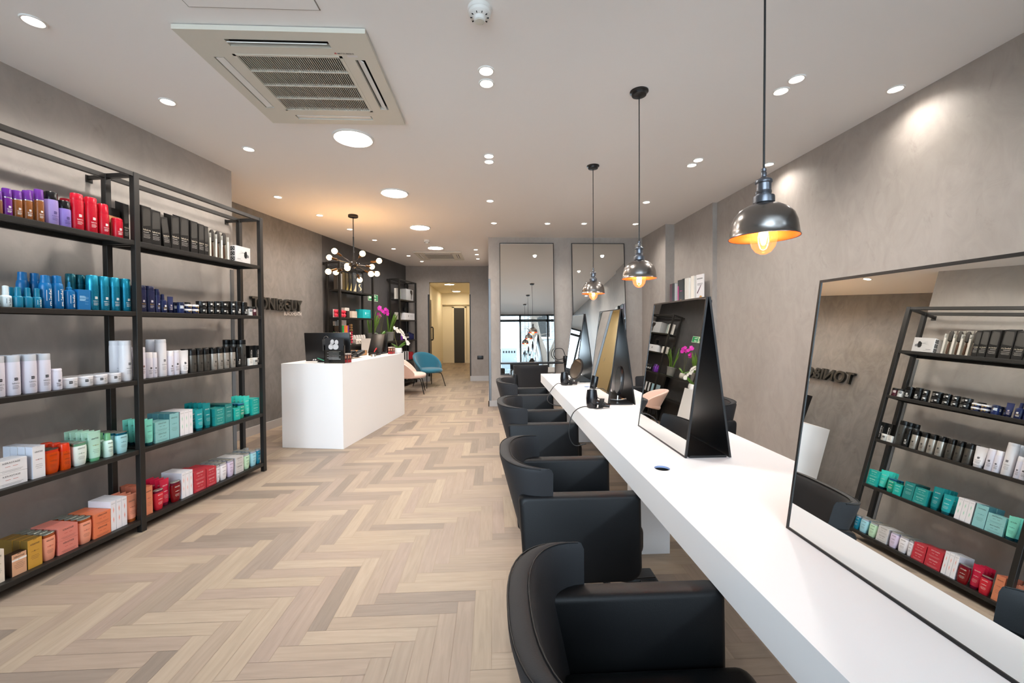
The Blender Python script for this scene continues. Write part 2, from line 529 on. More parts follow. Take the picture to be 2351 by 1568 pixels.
# street outside
bm = B(); bx(bm, -14, 14, -16, -0.42, -0.3, -0.14); struct('pavement', bm, mat('paving', '#b9b7b3', 0.8))
M_BRICK = bpy.data.materials.new('brick'); M_BRICK.use_nodes = True
_nt = M_BRICK.node_tree
_b = _nt.nodes.new('ShaderNodeTexBrick'); _b.inputs['Scale'].default_value = 4.0
_b.inputs['Color1'].default_value = rgb('#6d6b69'); _b.inputs['Color2'].default_value = rgb('#8a8783'); _b.inputs['Mortar'].default_value = rgb('#3a3a3a')
_tc = _nt.nodes.new('ShaderNodeTexCoord'); _mp = _nt.nodes.new('ShaderNodeMapping'); _mp.inputs['Rotation'].default_value = (pi / 2, 0, 0)
_nt.links.new(_tc.outputs['Object'], _mp.inputs['Vector']); _nt.links.new(_mp.outputs['Vector'], _b.inputs['Vector'])
_nt.links.new(_b.outputs['Color'], _nt.nodes['Principled BSDF'].inputs['Base Color'])
bt = thing('street_house', 'brick townhouse across the pavement seen in the tall wall mirror', 'building', (3.4, -9.0, -0.14))
bm = B(); bx(bm, -1.9, 4.5, -1.2, 0, 0, 8.0); obj('wall', bm, M_BRICK, bt)
for i, xx in enumerate((-1.2, 0.6, 2.4)):
    bm = B(); bx(bm, xx, xx + 1.0, 0.0, 0.06, 3.2, 5.2); f = obj('window', bm, M_WPLAST, bt)
    bm = B(); bx(bm, xx + 0.08, xx + 0.92, 0.06, 0.08, 3.3, 5.1); obj('pane', bm, M_DARKHOLE, f)
tr = thing('street_tree', 'bare forked tree trunk on the pavement seen in the tall wall mirror', 'tree', (2.15, -3.4, -0.14))
M_BARK = mat('bark', '#5b5148', 0.9, bump=1.0, bscale=25)
bm = B()
tube(bm, [(0, 0, 0), (0.03, 0, 0.9), (-0.05, 0.02, 1.6), (-0.35, 0, 2.6), (-0.6, 0.1, 4.2)], [0.32, 0.25, 0.23, 0.18, 0.1], 14, 0)
tube(bm, [(0.0, 0, 1.2), (0.35, 0, 2.0), (0.75, 0.1, 3.0), (1.0, 0.0, 4.4)], [0.2, 0.17, 0.14, 0.08], 12, 0)
obj('trunk', bm, M_BARK, tr)
bm = B()
R = random.Random(5)
for i in range(16):
    p = Vector((R.uniform(-0.6, 0.9), R.uniform(-.1, .1), R.uniform(2.2, 4.0)))
    d = Vector((R.uniform(-1, 1), R.uniform(-1, 1), R.uniform(-.2, .7)))
    tube(bm, [p, p + d * 0.5, p + d * 0.9 + Vector((0, 0, -0.15))], [0.02, 0.012, 0.005], 6, 0, 3)
obj('branches', bm, M_BARK, tr)
vn = thing('street_cabinet', 'grey metal street cabinet on the pavement seen in the tall wall mirror', 'cabinet', (0.62, -3.2, -0.14))
bm = B(); bx(bm, -0.32, 0.32, -0.3, 0.3, 0, 2.1, bev=0.01); obj('housing', bm, mat('cabinet_grey', '#7e888c', 0.5), vn)
bm = B()
for i in range(5): bx(bm, -0.25 + i * 0.11, -0.19 + i * 0.11, 0.3, 0.306, 1.9, 1.98)
obj('vent', bm, M_DARKHOLE, vn)

# ------------------------------------------------------------------ ceiling fixtures
def lamp(kind, name, parent, loc, energy, col, **kw):
    l = bpy.data.lights.new(name, kind)
    l.energy = energy
    l.color = col
    for k, v in kw.items():
        setattr(l, k, v)
    o = bpy.data.objects.new(name, l)
    COL.objects.link(o)
    o.parent = parent
    o.location = loc
    return o
_spot = {}
def downlight(x, y, label, e=1.0, col=WARM, group='recessed ceiling spotlights'):
    t = thing('ceiling_spotlight', label, 'light', (x, y, CEIL), 0, group)
    if not _spot:
        bm = B(); lathe(bm, [(0.034, 0.012), (0.036, -0.001), (0.040, -0.006), (0.047, -0.006), (0.049, 0.0)], 24, 0, False, False)
        _spot['ring'] = mesh_of(bm, 'ring', M_WPLAST)
        bm = B(); lathe(bm, [(0.001, -0.002), (0.034, -0.002), (0.034, 0.0)], 24, 0, True, True)
        _spot['lens'] = mesh_of(bm, 'lens', M_SPOT)
    link('ring', _spot['ring'], t); link('lens', _spot['lens'], t)
    lamp('SPOT', 'beam', t, (0, 0, -0.012), SPOT_W * e, col, spot_size=radians(150), spot_blend=1.0, shadow_soft_size=0.03)
    return t
# along the product wall
for x, y, l in [(-2.226, 2.133, 'small round ceiling spotlight above the shop window end of the tall product rack'),
                (-2.142, 2.849, 'small round ceiling spotlight above the middle upright of the tall product rack'),
                (-2.040, 3.574, 'small round ceiling spotlight above the desk end of the tall product rack'),
                (-2.458, 4.861, 'small round ceiling spotlight between the product rack and the bulb chandelier'),
                (-2.308, 5.633, 'small round ceiling spotlight beside the chandelier ceiling cup, towards the grey wall'),
                (-2.182, 6.418, 'small round ceiling spotlight first past the chandelier along the dark wall'),
                (-2.033, 7.207, 'small round ceiling spotlight second past the chandelier along the dark wall'),
                (-1.900, 7.998, 'small round ceiling spotlight third past the chandelier along the dark wall'),
                (-1.774, 8.772, 'small round ceiling spotlight beside the far air cassette above the far rack'),
                (-1.627, 9.523, 'small round ceiling spotlight in the far corner behind the far air cassette')]:
    downlight(x, y, l)
for x, y, l in [(-0.335, 8.066, 'first of three small spotlights in a line beside the far air cassette'),
                (-0.335, 8.598, 'middle of three small spotlights in a line beside the far air cassette'),
                (-0.335, 9.148, 'last of three small spotlights in a line, closest to the hall opening'),
                (-0.033, 2.445, 'spotlight of the big pair on the ceiling, on the side of the smoke detector'),
                (-0.033, 2.570, 'spotlight of the big middle ceiling pair, on the side away from the smoke detector'),
                (-0.031, 3.653, 'spotlight of the second middle ceiling pair, on the shop window side'),
                (-0.031, 3.777, 'spotlight of the second middle ceiling pair, on the wall mirror side'),
                (-0.032, 4.946, 'single spotlight in the middle row beyond the second pair'),
                (0.016, 5.999, 'spotlight at the aisle end of the cross row before the wall mirrors'),
                (0.797, 6.008, 'second spotlight of the cross row before the wall mirrors, counted from the aisle'),
                (1.334, 5.996, 'third spotlight of the cross row before the wall mirrors, beside a pendant cord'),
                (2.100, 6.005, 'spotlight of the cross row before the wall mirrors, closest to the stepped wall'),
                (1.864, 4.949, 'single spotlight between the middle pendant cord and the stepped wall'),
                (1.864, 3.680, 'spotlight of the far pair over the styling bench, on the shop window side'),
                (1.863, 3.801, 'spotlight of the far pair over the styling bench, on the wall mirror side'),
                (1.857, 2.459, 'spotlight of the pair beside the big pendant cord, on the shop window side'),
                (1.852, 2.589, 'spotlight of the pair beside the big pendant cord, on the wall mirror side')]:
    downlight(x, y, l)
for x, y, l in [(2.570, 2.540, 'wall-washing spotlight casting the large light cone on the grey wall'),
                (2.577, 3.759, 'wall-washing spotlight casting the small light cone behind the big pendant')]:
    t = downlight(x, y, l, 0.5)
# round panel lights
def panel(x, y, z, r, label, e=1.0):
    t = thing('round_panel_light', label, 'light', (x, y, z), 0, 'round flat ceiling panel lights')
    bm = B(); lathe(bm, [(r - 0.02, 0.0), (r - 0.02, -0.006), (r - 0.012, -0.012), (r, -0.010), (r + 0.004, 0.0)], 40, 0, False, False); obj('trim_ring', bm, M_WPLAST, t)
    bm = B(); lathe(bm, [(0.001, -0.005), (r - 0.02, -0.005), (r - 0.02, -0.002)], 40, 0, True, True); obj('diffuser', bm, M_HALL if z < 2.8 else M_PANEL, t)
panel(-1.100, 3.344, CEIL, 0.155, 'large round ceiling light next to the big air cassette')
panel(-1.097, 4.686, CEIL, 0.155, 'round ceiling light second along the row, towards the chandelier')
panel(-1.097, 6.285, CEIL, 0.155, 'round ceiling light third along the row, beyond the chandelier')
panel(-1.090, 7.899, CEIL, 0.155, 'round ceiling light at the edge of the far air cassette')
panel(-1.29, 12.2, 2.6, 0.155, 'first round ceiling light in the cream hall')
panel(-1.30, 14.6, 2.6, 0.155, 'deepest round ceiling light in the cream hall')

def smoke(x, y, z, label, k=1.0):
    t = thing('smoke_detector', label, 'smoke detector', (x, y, z))
    t.scale = (k, k, k)
    bm = B(); lathe(bm, [(0.056, 0.0), (0.056, -0.016), (0.050, -0.020)], 32, 0, False, True); obj('base_plate', bm, M_WPLAST, t)
    bm = B(); lathe(bm, [(0.052, -0.018), (0.052, -0.032), (0.046, -0.038), (0.030, -0.044), (0.026, -0.058), (0.022, -0.060)], 32, 0, True, False); obj('housing', bm, M_WPLAST, t)
    bm = B(); lathe(bm, [(0.022, -0.058), (0.021, -0.063), (0.001, -0.064)], 24, 0, True, True); obj('test_button', bm, M_ACPL, t)
    bm = B()
    for i in range(10):
        a = 2 * pi * i / 10
        box(bm, (0.0385 * cos(a), 0.0385 * sin(a), -0.0418), (0.010, 0.0025, 0.006), a, 0, rot=Matrix.Rotation(a, 4, 'Z') @ Matrix.Rotation(0.4, 4, 'Y'))
    obj('vent', bm, M_DARKHOLE, t)
smoke(-0.056, 1.975, CEIL, 'white smoke detector on the ceiling between the cassette and the pendant cup')
smoke(-1.139, 7.191, CEIL, 'small white smoke detector before the far air cassette')
smoke(-1.36, 13.9, 2.6, 'small smoke detector on the hall ceiling between the two round lights')

# air cassettes
def cassette(x, y, label):
    t = thing('air_conditioner', label, 'air conditioner', (x, y, CEIL))
    b = [-0.47, -0.405, -0.350, -0.29, -0.26, 0.26, 0.29, 0.350, 0.405, 0.47]
    bm = B()
    for i in range(9):
        for j in range(9):
            hole = (3 <= i <= 5 and 3 <= j <= 5) or (i == 4 and j in (1, 7)) or (j == 4 and i in (1, 7))
            if not hole:
                bx(bm, b[i], b[i + 1], b[j], b[j + 1], -0.028, -0.004)
    bmesh.ops.remove_doubles(bm, verts=bm.verts[:], dist=1e-5)
    obj('panel', bm, M_ACPL, t, smooth=0)
    bm = B(); bx(bm, -0.462, 0.462, -0.462, 0.462, -0.004, 0.0); obj('back_plate', bm, M_DARKHOLE, t, smooth=0)
    bm = B()
    bx(bm, -0.29, -0.275, -0.29, 0.29, -0.030, -0.018); bx(bm, 0.275, 0.29, -0.29, 0.29, -0.030, -0.018)
    bx(bm, -0.29, 0.29, -0.29, -0.275, -0.030, -0.018); bx(bm, -0.29, 0.29, 0.275, 0.29, -0.030, -0.018)
    for k in range(1, 4): bx(bm, -0.28, 0.28, -0.28 + k * 0.14 - 0.004, -0.28 + k * 0.14 + 0.004, -0.030, -0.016)
    for k in range(46): bx(bm, -0.271 + k * 0.012, -0.2678 + k * 0.012, -0.28, 0.28, -0.0285, -0.024)
    obj('intake_grille', bm, M_ACPL, t, smooth=0)
    for k, (dx, dy, rz, tilt) in enumerate(((0, -0.3775, 0, 0.55), (0.3775, 0, pi / 2, 0.55), (0, 0.3775, 0, 0.12), (-0.3775, 0, pi / 2, 0.12))):
        bm = B(); box(bm, (dx, dy, -0.024), (0.505, 0.040, 0.004), rot=Matrix.Rotation(rz, 4, 'Z') @ Matrix.Rotation(tilt if k != 3 else -tilt, 4, 'X'))
        obj('louvre', bm, M_WPLAST, t, smooth=0)
    bm = B()
    fn = lambda u, v: Vector((0.300 + u, -0.312 - v, -0.0287))
    put_text(bm, 'MITSUBISHI', 0.010, lambda u, v: fn(u + 0.018, v - 0.004), 0, width=0.085, bold=0.02)
    put_rect(bm, 0.02, 0.075, -0.028, -0.012, fn, 2, 1)
    for k in range(3):
        a = pi / 2 + k * 2 * pi / 3
        d = Vector((cos(a), sin(a), 0)) * 0.0085; n_ = Vector((-sin(a), cos(a), 0)) * 0.0045
        c = Vector((-0.035, 0.001, 0))
        q = bm.faces.new([bm.verts.new(fn(p.x, p.y)) for p in (c, c + d * 0.5 - n_, c + d, c + d * 0.5 + n_)])
        q.material_index = 1
    o = obj('badge', bm, [M_SATIN, mat('badge_red', '#c4202c', 0.4), mat('badge_sticker', '#d8d4d2', 0.5)], t, smooth=0)
cassette(-1.103, 2.592, 'large square ceiling air cassette with slatted intake above the aisle')
cassette(-1.108, 8.72, 'far square ceiling air cassette before the hall opening')
# ceiling hatch
t = thing('access_hatch', 'flush square access panel in the ceiling before the big air cassette', 'hatch', (-1.108, 1.71, CEIL))
bm = B(); bx(bm, -0.297, 0.297, -0.297, 0.297, -0.0045, -0.0025); obj('panel', bm, M_CEIL, t, smooth=0)
bm = B(); bx(bm, -0.302, 0.302, -0.302, 0.302, -0.0025, 0.0); obj('frame', bm, mat('hatch_gap', '#8b847d', 0.8), t, smooth=0)

# pendants over the styling bench
def pendant(y, label):
    t = thing('pendant_light', label, 'pendant light', (0.942, y, CEIL), 0, 'pewter pendant lights over the styling bench')
    bm = B(); lathe(bm, [(0.058, 0.0), (0.058, -0.006), (0.047, -0.012), (0.045, -0.026), (0.040, -0.028), (0.006, -0.030)], 32, 0, False, True); obj('ceiling_cup', bm, M_SATIN, t)
    bm = B(); tube(bm, [(0, 0, -0.028), (0.001, 0.0, -0.5), (0, 0, -0.99)], 0.0035, 8); obj('cord', bm, M_CORD, t)
    bm = B(); lathe(bm, [(0.005, -0.955), (0.008, -0.958), (0.008, -0.966), (0.0065, -0.968), (0.009, -0.972), (0.009, -0.985), (0.013, -0.990), (0.024, -0.995), (0.027, -1.000), (0.027, -1.006), (0.023, -1.010), (0.023, -1.034),
                         (0.025, -1.036), (0.023, -1.039), (0.025, -1.042), (0.023, -1.045), (0.024, -1.050), (0.033, -1.053), (0.034, -1.058), (0.034, -1.076), (0.030, -1.079)], 28, 0, True, True)
    obj('lamp_holder', bm, M_PEWTER2, t)
    prof = [(0.030, -1.078), (0.052, -1.086), (0.075, -1.100), (0.092, -1.120), (0.101, -1.145), (0.105, -1.172), (0.106, -1.188), (0.110, -1.195)]
    bm = B(); lathe(bm, prof + [(0.1095, -1.197), (0.1085, -1.1965)], 48, 0, True, False); obj('shade', bm, M_PEWTER, t)
    bm = B(); lathe(bm, [(r - 0.0025, z - 0.002) for r, z in prof[:-1]] + [(0.1075, -1.196)], 48, 0, True, False); obj('shade_lining', bm, M_COPPER, t)
    bm = B(); lathe(bm, [(0.014, -1.085), (0.016, -1.110), (0.026, -1.135), (0.038, -1.160), (0.0425, -1.185), (0.042, -1.205), (0.036, -1.228), (0.024, -1.245), (0.010, -1.253), (0.001, -1.254)], 28, 0, True, True); obj('bulb', bm, M_AMBER, t)
    bm = B(); lathe(bm, [(0.006, -1.120), (0.011, -1.150), (0.014, -1.180), (0.008, -1.215), (0.004, -1.222)], 12, 0, True, True); obj('filament', bm, M_FIL, t)
    lamp('POINT', 'glow', t, (0, 0, -1.19), 5.0, (1.0, 0.62, 0.33), shadow_soft_size=0.02)
pendant(1.40, 'large pewter dome pendant beside the grey wall, cord running out of view')
pendant(2.626, 'middle pewter dome pendant hanging before the wall mirror corner')
pendant(3.85, 'smallest pewter dome pendant hanging before the second wall mirror')

# sputnik chandelier
t = thing('chandelier', 'black spoked chandelier with round glowing bulbs over the reception desk', 'chandelier', (-1.865, 5.62, CEIL))
bm = B(); lathe(bm, [(0.062, 0.0), (0.064, -0.004), (0.064, -0.028), (0.058, -0.032)], 32, 0, False, True); obj('ceiling_cup', bm, M_SATIN, t)
bm = B(); tube(bm, [(0, 0, -0.03), (0, 0, -0.30)], 0.006, 10); tube(bm, [(0, 0, -0.29), (0, 0, -0.63)], 0.009, 10); obj('rod', bm, M_SATIN, t)
HZ = -0.657
bm = B(); ball(bm, (0, 0, HZ), 0.05); obj('hub', bm, M_SATIN, t)
for dx, dz, sg in [(-.32, .093, 0), (-.148, .128, -1), (.196, .10, -1), (.328, .053, .3), (-.277, -.116, -1), (-.29, -.085, 1), (.268, -.145, -1), (.25, -.10, 1), (.027, -.093, -1), (-.014, -.174, 1), (-.183, .023, 1), (.155, .012, 1)]:
    yy = sg * math.sqrt(max(0.0, 0.335 ** 2 - dx * dx - dz * dz)) if abs(sg) == 1 else sg * 0.1
    d = Vector((dx, yy, dz)); L_ = d.length; d.normalize()
    c = Vector((0, 0, HZ))
    bm = B(); tube(bm, [c, c + d * (L_ - 0.07)], 0.0045, 8); a = obj('arm', bm, M_SATIN, t)
    bm = B(); tube(bm, [c + d * (L_ - 0.11), c + d * (L_ - 0.035)], 0.015, 12); obj('socket', bm, M_BRONZE, a)
    bm = B(); ball(bm, c + d * L_, 0.036); obj('bulb', bm, M_BULB, a)
# ------------------------------------------------------------------ shelving racks
PW = 0.036  # upright width
def rack(label, place, rz, t_posts, depth, ztop, shelves, wall_gap, foot=True):
    """uprights at the given positions along local x; front at y=0, back at y=depth (towards the wall)"""
    o = thing('display_rack', label, 'shelving rack', place, rz, None)
    for tx in t_posts:
        for yy in (PW / 2, depth - PW / 2):
            bm = B(); box(bm, (tx, yy, ztop / 2), (PW, PW, ztop), bev=0.002, seg=1); u = obj('upright', bm, M_BLACK, o, smooth=0)
            if foot:
                bm = B(); lathe(bm, [(0.017, -0.001), (0.017, 0.006), (0.012, 0.008)], 12, 0, True, True, Matrix.Translation((tx, yy, 0))); obj('foot', bm, M_SATIN, u)
        bm = B(); bx(bm, tx - PW / 2 + .004, tx + PW / 2 - .004, PW, depth - PW, ztop - 0.028, ztop - 0.001); obj('cross_rail', bm, M_BLACK, o, smooth=0)
        bm = B(); bx(bm, tx - 0.012, tx + 0.012, depth, depth + wall_gap, ztop - 0.03, ztop - 0.008); bx(bm, tx - 0.02, tx + 0.02, depth + wall_gap - 0.006, depth + wall_gap, ztop - 0.05, ztop - 0.004)
        obj('wall_bracket', bm, M_BLACK, o, smooth=0)
    for a, b in zip(t_posts[:-1], t_posts[1:]):
        x0, x1 = a + PW / 2, b - PW / 2
        for yy in (PW / 2, depth - PW / 2):
            bm = B(); bx(bm, x0, x1, yy - 0.014, yy + 0.014, ztop - 0.028, ztop - 0.001); obj('top_rail', bm, M_BLACK, o, smooth=0)
        for z in shelves:
            bm = B()
            bx(bm, x0, x1, 0.004, 0.028, z - 0.030, z - 0.0015, bev=0.0015)
            bx(bm, x0, x1, depth - 0.028, depth - 0.004, z - 0.030, z - 0.0015)
            bx(bm, x0 - 0.004, x1 + 0.004, 0.006, depth - 0.006, z - 0.004, z)
            bx(bm, x0, x0 + 0.02, 0.028, depth - 0.028, z - 0.028, z - 0.004); bx(bm, x1 - 0.02, x1, 0.028, depth - 0.028, z - 0.028, z - 0.004)
            obj('shelf', bm, M_BLACK, o, smooth=0)
    return o
RZ = {1: 1.927, 2: 1.463, 3: 1.010, 4: 0.551, 5: 0.082}
SF = -2.735
rack('tall open black metal rack full of hair products along the grey wall', LP(SF, 0), TL, [1.275, 2.437, 3.585], 0.245, 2.373, [RZ[k] for k in (1, 2, 3, 4, 5)], 0.11)
B2 = {1: 1.972, 2: 1.517, 3: 1.052, 4: 0.585, 5: 0.10}
BF = 0.295
rack('open black metal rack behind the reception desk under the chandelier', BP(BF, 0), TB, [1.83, 2.975], 0.245, 2.42, [B2[k] for k in (1, 2, 3, 5)], 0.05)
rack('open black metal rack in the far corner behind the teal chair', BP(BF, 0), TB, [4.215, 5.20], 0.245, 2.42, [B2[k] for k in (1, 2, 3, 4, 5)], 0.05)
# low plant ledge joining the two far racks
t = thing('wall_ledge', 'long black ledge carrying the potted plants between the two far racks', 'ledge', BP(BF, 0), TB)
bm = B(); bx(bm, 2.995, 4.195, 0.02, 0.24, B2[3] - 0.03, B2[3], bev=0.002); obj('board', bm, M_BLACK, t, smooth=0)
bm = B(); bx(bm, 2.995, 4.195, 0.02, 0.24, B2[4] - 0.03, B2[4]); obj('lower_board', bm, M_BLACK, t, smooth=0)
bm = B(); bx(bm, 3.25, 4.18, 0.03, 0.22, B2[3], B2[3] + 0.008); obj('glass_top', bm, clear('green_glass', '#9fd8d2', 0.1), t, smooth=0)
for xx in (3.02, 4.17):
    bm = B(); bx(bm, xx - 0.012, xx + 0.012, 0.20, 0.295, 0.0, B2[3] - 0.03); obj('support', bm, M_BLACK, t, smooth=0)

# ------------------------------------------------------------------ styling bench
t = thing('styling_bench', 'long white island bench with tent mirrors and salon chairs', 'styling bench')
X0, X1, Y0, Y1, ZT, ZB = 0.583, 1.300, 0.30, 5.088, 0.760, 0.657
HOLES = [(0.693, 1.663), (0.905, 3.95)]
bm = B()
es = []
o4 = [bm.verts.new(p) for p in ((X0, Y0, ZT), (X1, Y0, ZT), (X1, Y1, ZT), (X0, Y1, ZT))]
for i in range(4): es.append(bm.edges.new((o4[i], o4[(i + 1) % 4])))
rings_ = []
for hx, hy in HOLES:
    c = [bm.verts.new((hx + 0.031 * cos(a * 2 * pi / 28), hy + 0.031 * sin(a * 2 * pi / 28), ZT)) for a in range(28)]
    d = [bm.verts.new((v.co.x, v.co.y, ZT - 0.008)) for v in c]
    d2 = [bm.verts.new((v.co.x, v.co.y, ZT - 0.06)) for v in c]
    for i in range(28):
        bm.faces.new((c[i], c[(i + 1) % 28], d[(i + 1) % 28], d[i])).material_index = 1
        bm.faces.new((d[i], d[(i + 1) % 28], d2[(i + 1) % 28], d2[i])).material_index = 2
    bm.faces.new(d2).material_index = 2
    rings_.append(c)
# top skin with the round cable holes left open: strips between the holes, each hole framed by a square
ys_ = [Y0]
for (hx, hy), c in zip(HOLES, rings_):
    q = 0.05
    sq = [bm.verts.new((hx + a * q, hy + b * q, ZT)) for a, b in ((1, -1), (1, 1), (-1, 1), (-1, -1))]
    for k in range(4):
        a0 = [(-pi / 4), pi / 4, 3 * pi / 4, 5 * pi / 4][k]
        i0 = round(a0 / (2 * pi) * 28); i1 = round((a0 + pi / 2) / (2 * pi) * 28)
        arcv = [c[i % 28] for i in range(i0, i1 + 1)]
        bm.faces.new([sq[k], sq[(k + 1) % 4]] + arcv[::-1])
    A_ = [bm.verts.new(p) for p in ((X0, hy - q, ZT), (X1, hy - q, ZT), (X1, hy + q, ZT), (X0, hy + q, ZT))]
    bm.faces.new((A_[0], sq[3], sq[2], A_[3])); bm.faces.new((sq[0], A_[1], A_[2], sq[1]))
    ys_ += [hy - q, hy + q]
ys_.append(Y1)
for a, b in zip(ys_[0::2], ys_[1::2]):
    bm.faces.new([bm.verts.new(p) for p in ((X0, a, ZT), (X1, a, ZT), (X1, b, ZT), (X0, b, ZT))])
lo = [bm.verts.new((v.co.x, v.co.y, ZB)) for v in o4]
for i in range(4): bm.faces.new((o4[i], o4[(i + 1) % 4], lo[(i + 1) % 4], lo[i]))
bm.faces.new(lo[::-1])
obj('worktop', bm, [M_WHITE, mat('grommet_edge', '#9fb0d8', 0.4), M_DARKHOLE], t, smooth=0)
for yy in (2.40, 4.75, 0.55):
    bm = B(); bx(bm, 0.80, 1.035 if yy < 4 else 1.127, yy - 0.03, yy + 0.03, 0.0, ZB); obj('leg_panel', bm, M_WHITE, t, smooth=0)

# tent mirrors
def tent(yc, label):
    t = thing('tent_mirror', label, 'mirror', (0.951, yc, ZT + 0.0006), 0, 'two sided tent mirrors on the styling bench')
    H, hw, L2 = 0.717, 0.096, 0.299
    for sg in (-1, 1):
        ang = math.atan2(hw, H)
        ln = math.hypot(hw, H)
        # panel frame: local u along y, v up the slope
        nrm = Vector((sg * cos(ang), 0, sin(ang)))
        up = Vector((-sg * sin(ang), 0, cos(ang)))
        base = Vector((sg * (hw + 0.010), 0, 0.0))
        Rm = Matrix(((up.x, 0, nrm.x, 0), (up.y, 1, nrm.y, 0), (up.z, 0, nrm.z, 0), (0, 0, 0, 1)))
        def pl(bm, v0, v1, u0, u1, d0, d1, mi=0):
            c = base + up * ((v0 + v1) / 2) + Vector((0, (u0 + u1) / 2, 0)) + nrm * ((d0 + d1) / 2)
            box(bm, c, (v1 - v0, u1 - u0, d1 - d0), rot=Rm, mi=mi)
        bm = B()
        fw = 0.007
        pl(bm, 0.0, fw, -L2, L2, -0.009, 0.0); pl(bm, ln - fw, ln, -L2, L2, -0.009, 0.0)
        pl(bm, fw, ln - fw, -L2, -L2 + fw, -0.009, 0.0); pl(bm, fw, ln - fw, L2 - fw, L2, -0.009, 0.0)
        pl(bm, fw, ln - fw, -L2 + fw, L2 - fw, -0.009, -0.006)
        f = obj('frame', bm, M_SATIN, t, smooth=0)
        bm = B(); pl(bm, fw, ln - fw, -L2 + fw, L2 - fw, -0.006, -0.002); obj('mirror_pane', bm, M_MIRROR, f, smooth=0)
    bm = B(); bx(bm, -hw + 0.012, hw - 0.012, -L2, L2, 0.0, 0.010); obj('base_plate', bm, M_SATIN, t, smooth=0)
tent(0.850, 'big tent mirror at the shop window end of the bench reflecting the product rack')
tent(2.080, 'second tent mirror from the shop window, reflecting plants and a pink chair')
tent(3.318, 'third tent mirror from the shop window, with a dark hand mirror inside')
tent(4.556, 'smallest tent mirror at the far end of the white bench')

# ------------------------------------------------------------------ salon chairs
def make_chair(label):
    t = thing('salon_chair', label, 'salon chair', (0, 0, 0), 0, 'charcoal leather salon chairs')
    bm = B(); lathe(bm, [(0.225, 0.0), (0.225, 0.010), (0.205, 0.017), (0.08, 0.026), (0.045, 0.032)], 48, 0, True, True); obj('base_disc', bm, M_STEEL, t)
    bm = B(); lathe(bm, [(0.036, 0.03), (0.036, 0.20), (0.030, 0.20), (0.030, 0.33)], 28, 0, True, True); obj('column', bm, M_STEEL, t)
    bm = B(); bx(bm, -0.12, 0.14, -0.12, 0.12, 0.325, 0.345); obj('seat_plate', bm, M_SATIN, t)
    bm = B(); tube(bm, [(0.03, -0.07, 0.30), (0.20, -0.07, 0.13), (0.30, -0.07, 0.09), (0.44, -0.07, 0.09)], 0.012, 8, 0, 4); tube(bm, [(0.03, 0.07, 0.30), (0.20, 0.07, 0.13), (0.30, 0.07, 0.09), (0.44, 0.07, 0.09)], 0.012, 8, 0, 4)
    bx(bm, 0.36, 0.45, -0.16, 0.16, 0.075, 0.095, bev=0.006); obj('footrest', bm, M_SATIN, t)
    bm = B(); box(bm, (0.045, 0, 0.415), (0.50, 0.385, 0.14), bev=0.04, seg=5); obj('seat', bm, M_LEATHER, t, smooth=60)
    for sg in (-1, 1):
        # arm: rounded slab with a soft lower front corner
        prof = []
        def arc(cx, cz, r, a0, a1, n=6):
            for i in range(n + 1):
                a = a0 + (a1 - a0) * i / n
                prof.append((cx + r * cos(a), cz + r * sin(a)))
        arc(0.225, 0.63, 0.025, pi / 2, 0); arc(0.200, 0.345, 0.055, 0, -pi / 2); arc(-0.215, 0.305, 0.02, -pi / 2, -pi); arc(-0.23, 0.63, 0.025, pi, pi / 2)
        rings = []
        for yy, ins in ((-0.033, 0.014), (-0.028, 0.005), (-0.018, 0.0), (0.018, 0.0), (0.028, 0.005), (0.033, 0.014)):
            cx_, cz_ = -0.005, 0.47
            rings.append([Vector((cx_ + (x - cx_) * (1 - ins / 0.23), sg * 0.235 + yy, cz_ + (z - cz_) * (1 - ins / 0.18))) for x, z in prof])
        bm = B(); loft(bm, rings); obj('armrest', bm, M_LEATHER, t, smooth=40)
    # curved back shell
    def plan(u, z):
        k = (z - 0.40) / (0.775 - 0.40)
        yy = (0.262 - 0.02 * (1 - k)) * sin(u * pi / 2 * 0.98)
        xx = -0.235 - 0.10 * k - 0.0 + (0.155 + 0.02 * k) * (abs(u) ** 2.4) * (0.5 + 0.5 * k)
        return Vector((xx, yy, z))
    nU = 22
    def section(u):
        th = 0.058 - 0.012 * abs(u) ** 4
        pts = []
        tp = 0.775 - 0.012 * abs(u) ** 3
        for z in (0.36, 0.45, 0.55, 0.65, 0.72, tp - 0.016): pts.append(plan(u, z))
        p0 = plan(u, tp)
        pts.append(p0 + Vector((0.008, 0, 0)))
        for f in (0.35, 0.65): pts.append(plan(u, tp) + Vector((th * f, 0, 0.004)))
        pts.append(p0 + Vector((th - 0.008, 0, 0)))
        for z in (tp - 0.016, 0.72, 0.65, 0.55, 0.45, 0.36): pts.append(plan(u, z) + Vector((th, 0, 0)))
        return pts
    bm = B(); loft(bm, [section(-1 + 2 * i / nU) for i in range(nU + 1)]); bk = obj('backrest', bm, M_LEATHER2, t, smooth=55)
    bm = B()
    for off in (0.006, 0.052):
        tube(bm, [plan(-0.97 + 1.94 * i / nU, 0.776 - 0.012 * abs(-0.97 + 1.94 * i / nU) ** 3) + Vector((off - (0.012 * abs(-0.97 + 1.94 * i / nU) ** 4 if off > .03 else 0), 0, 0.0)) for i in range(nU + 1)], 0.0022, 6)
    obj('piping', bm, M_LEATHER, bk)
    return t
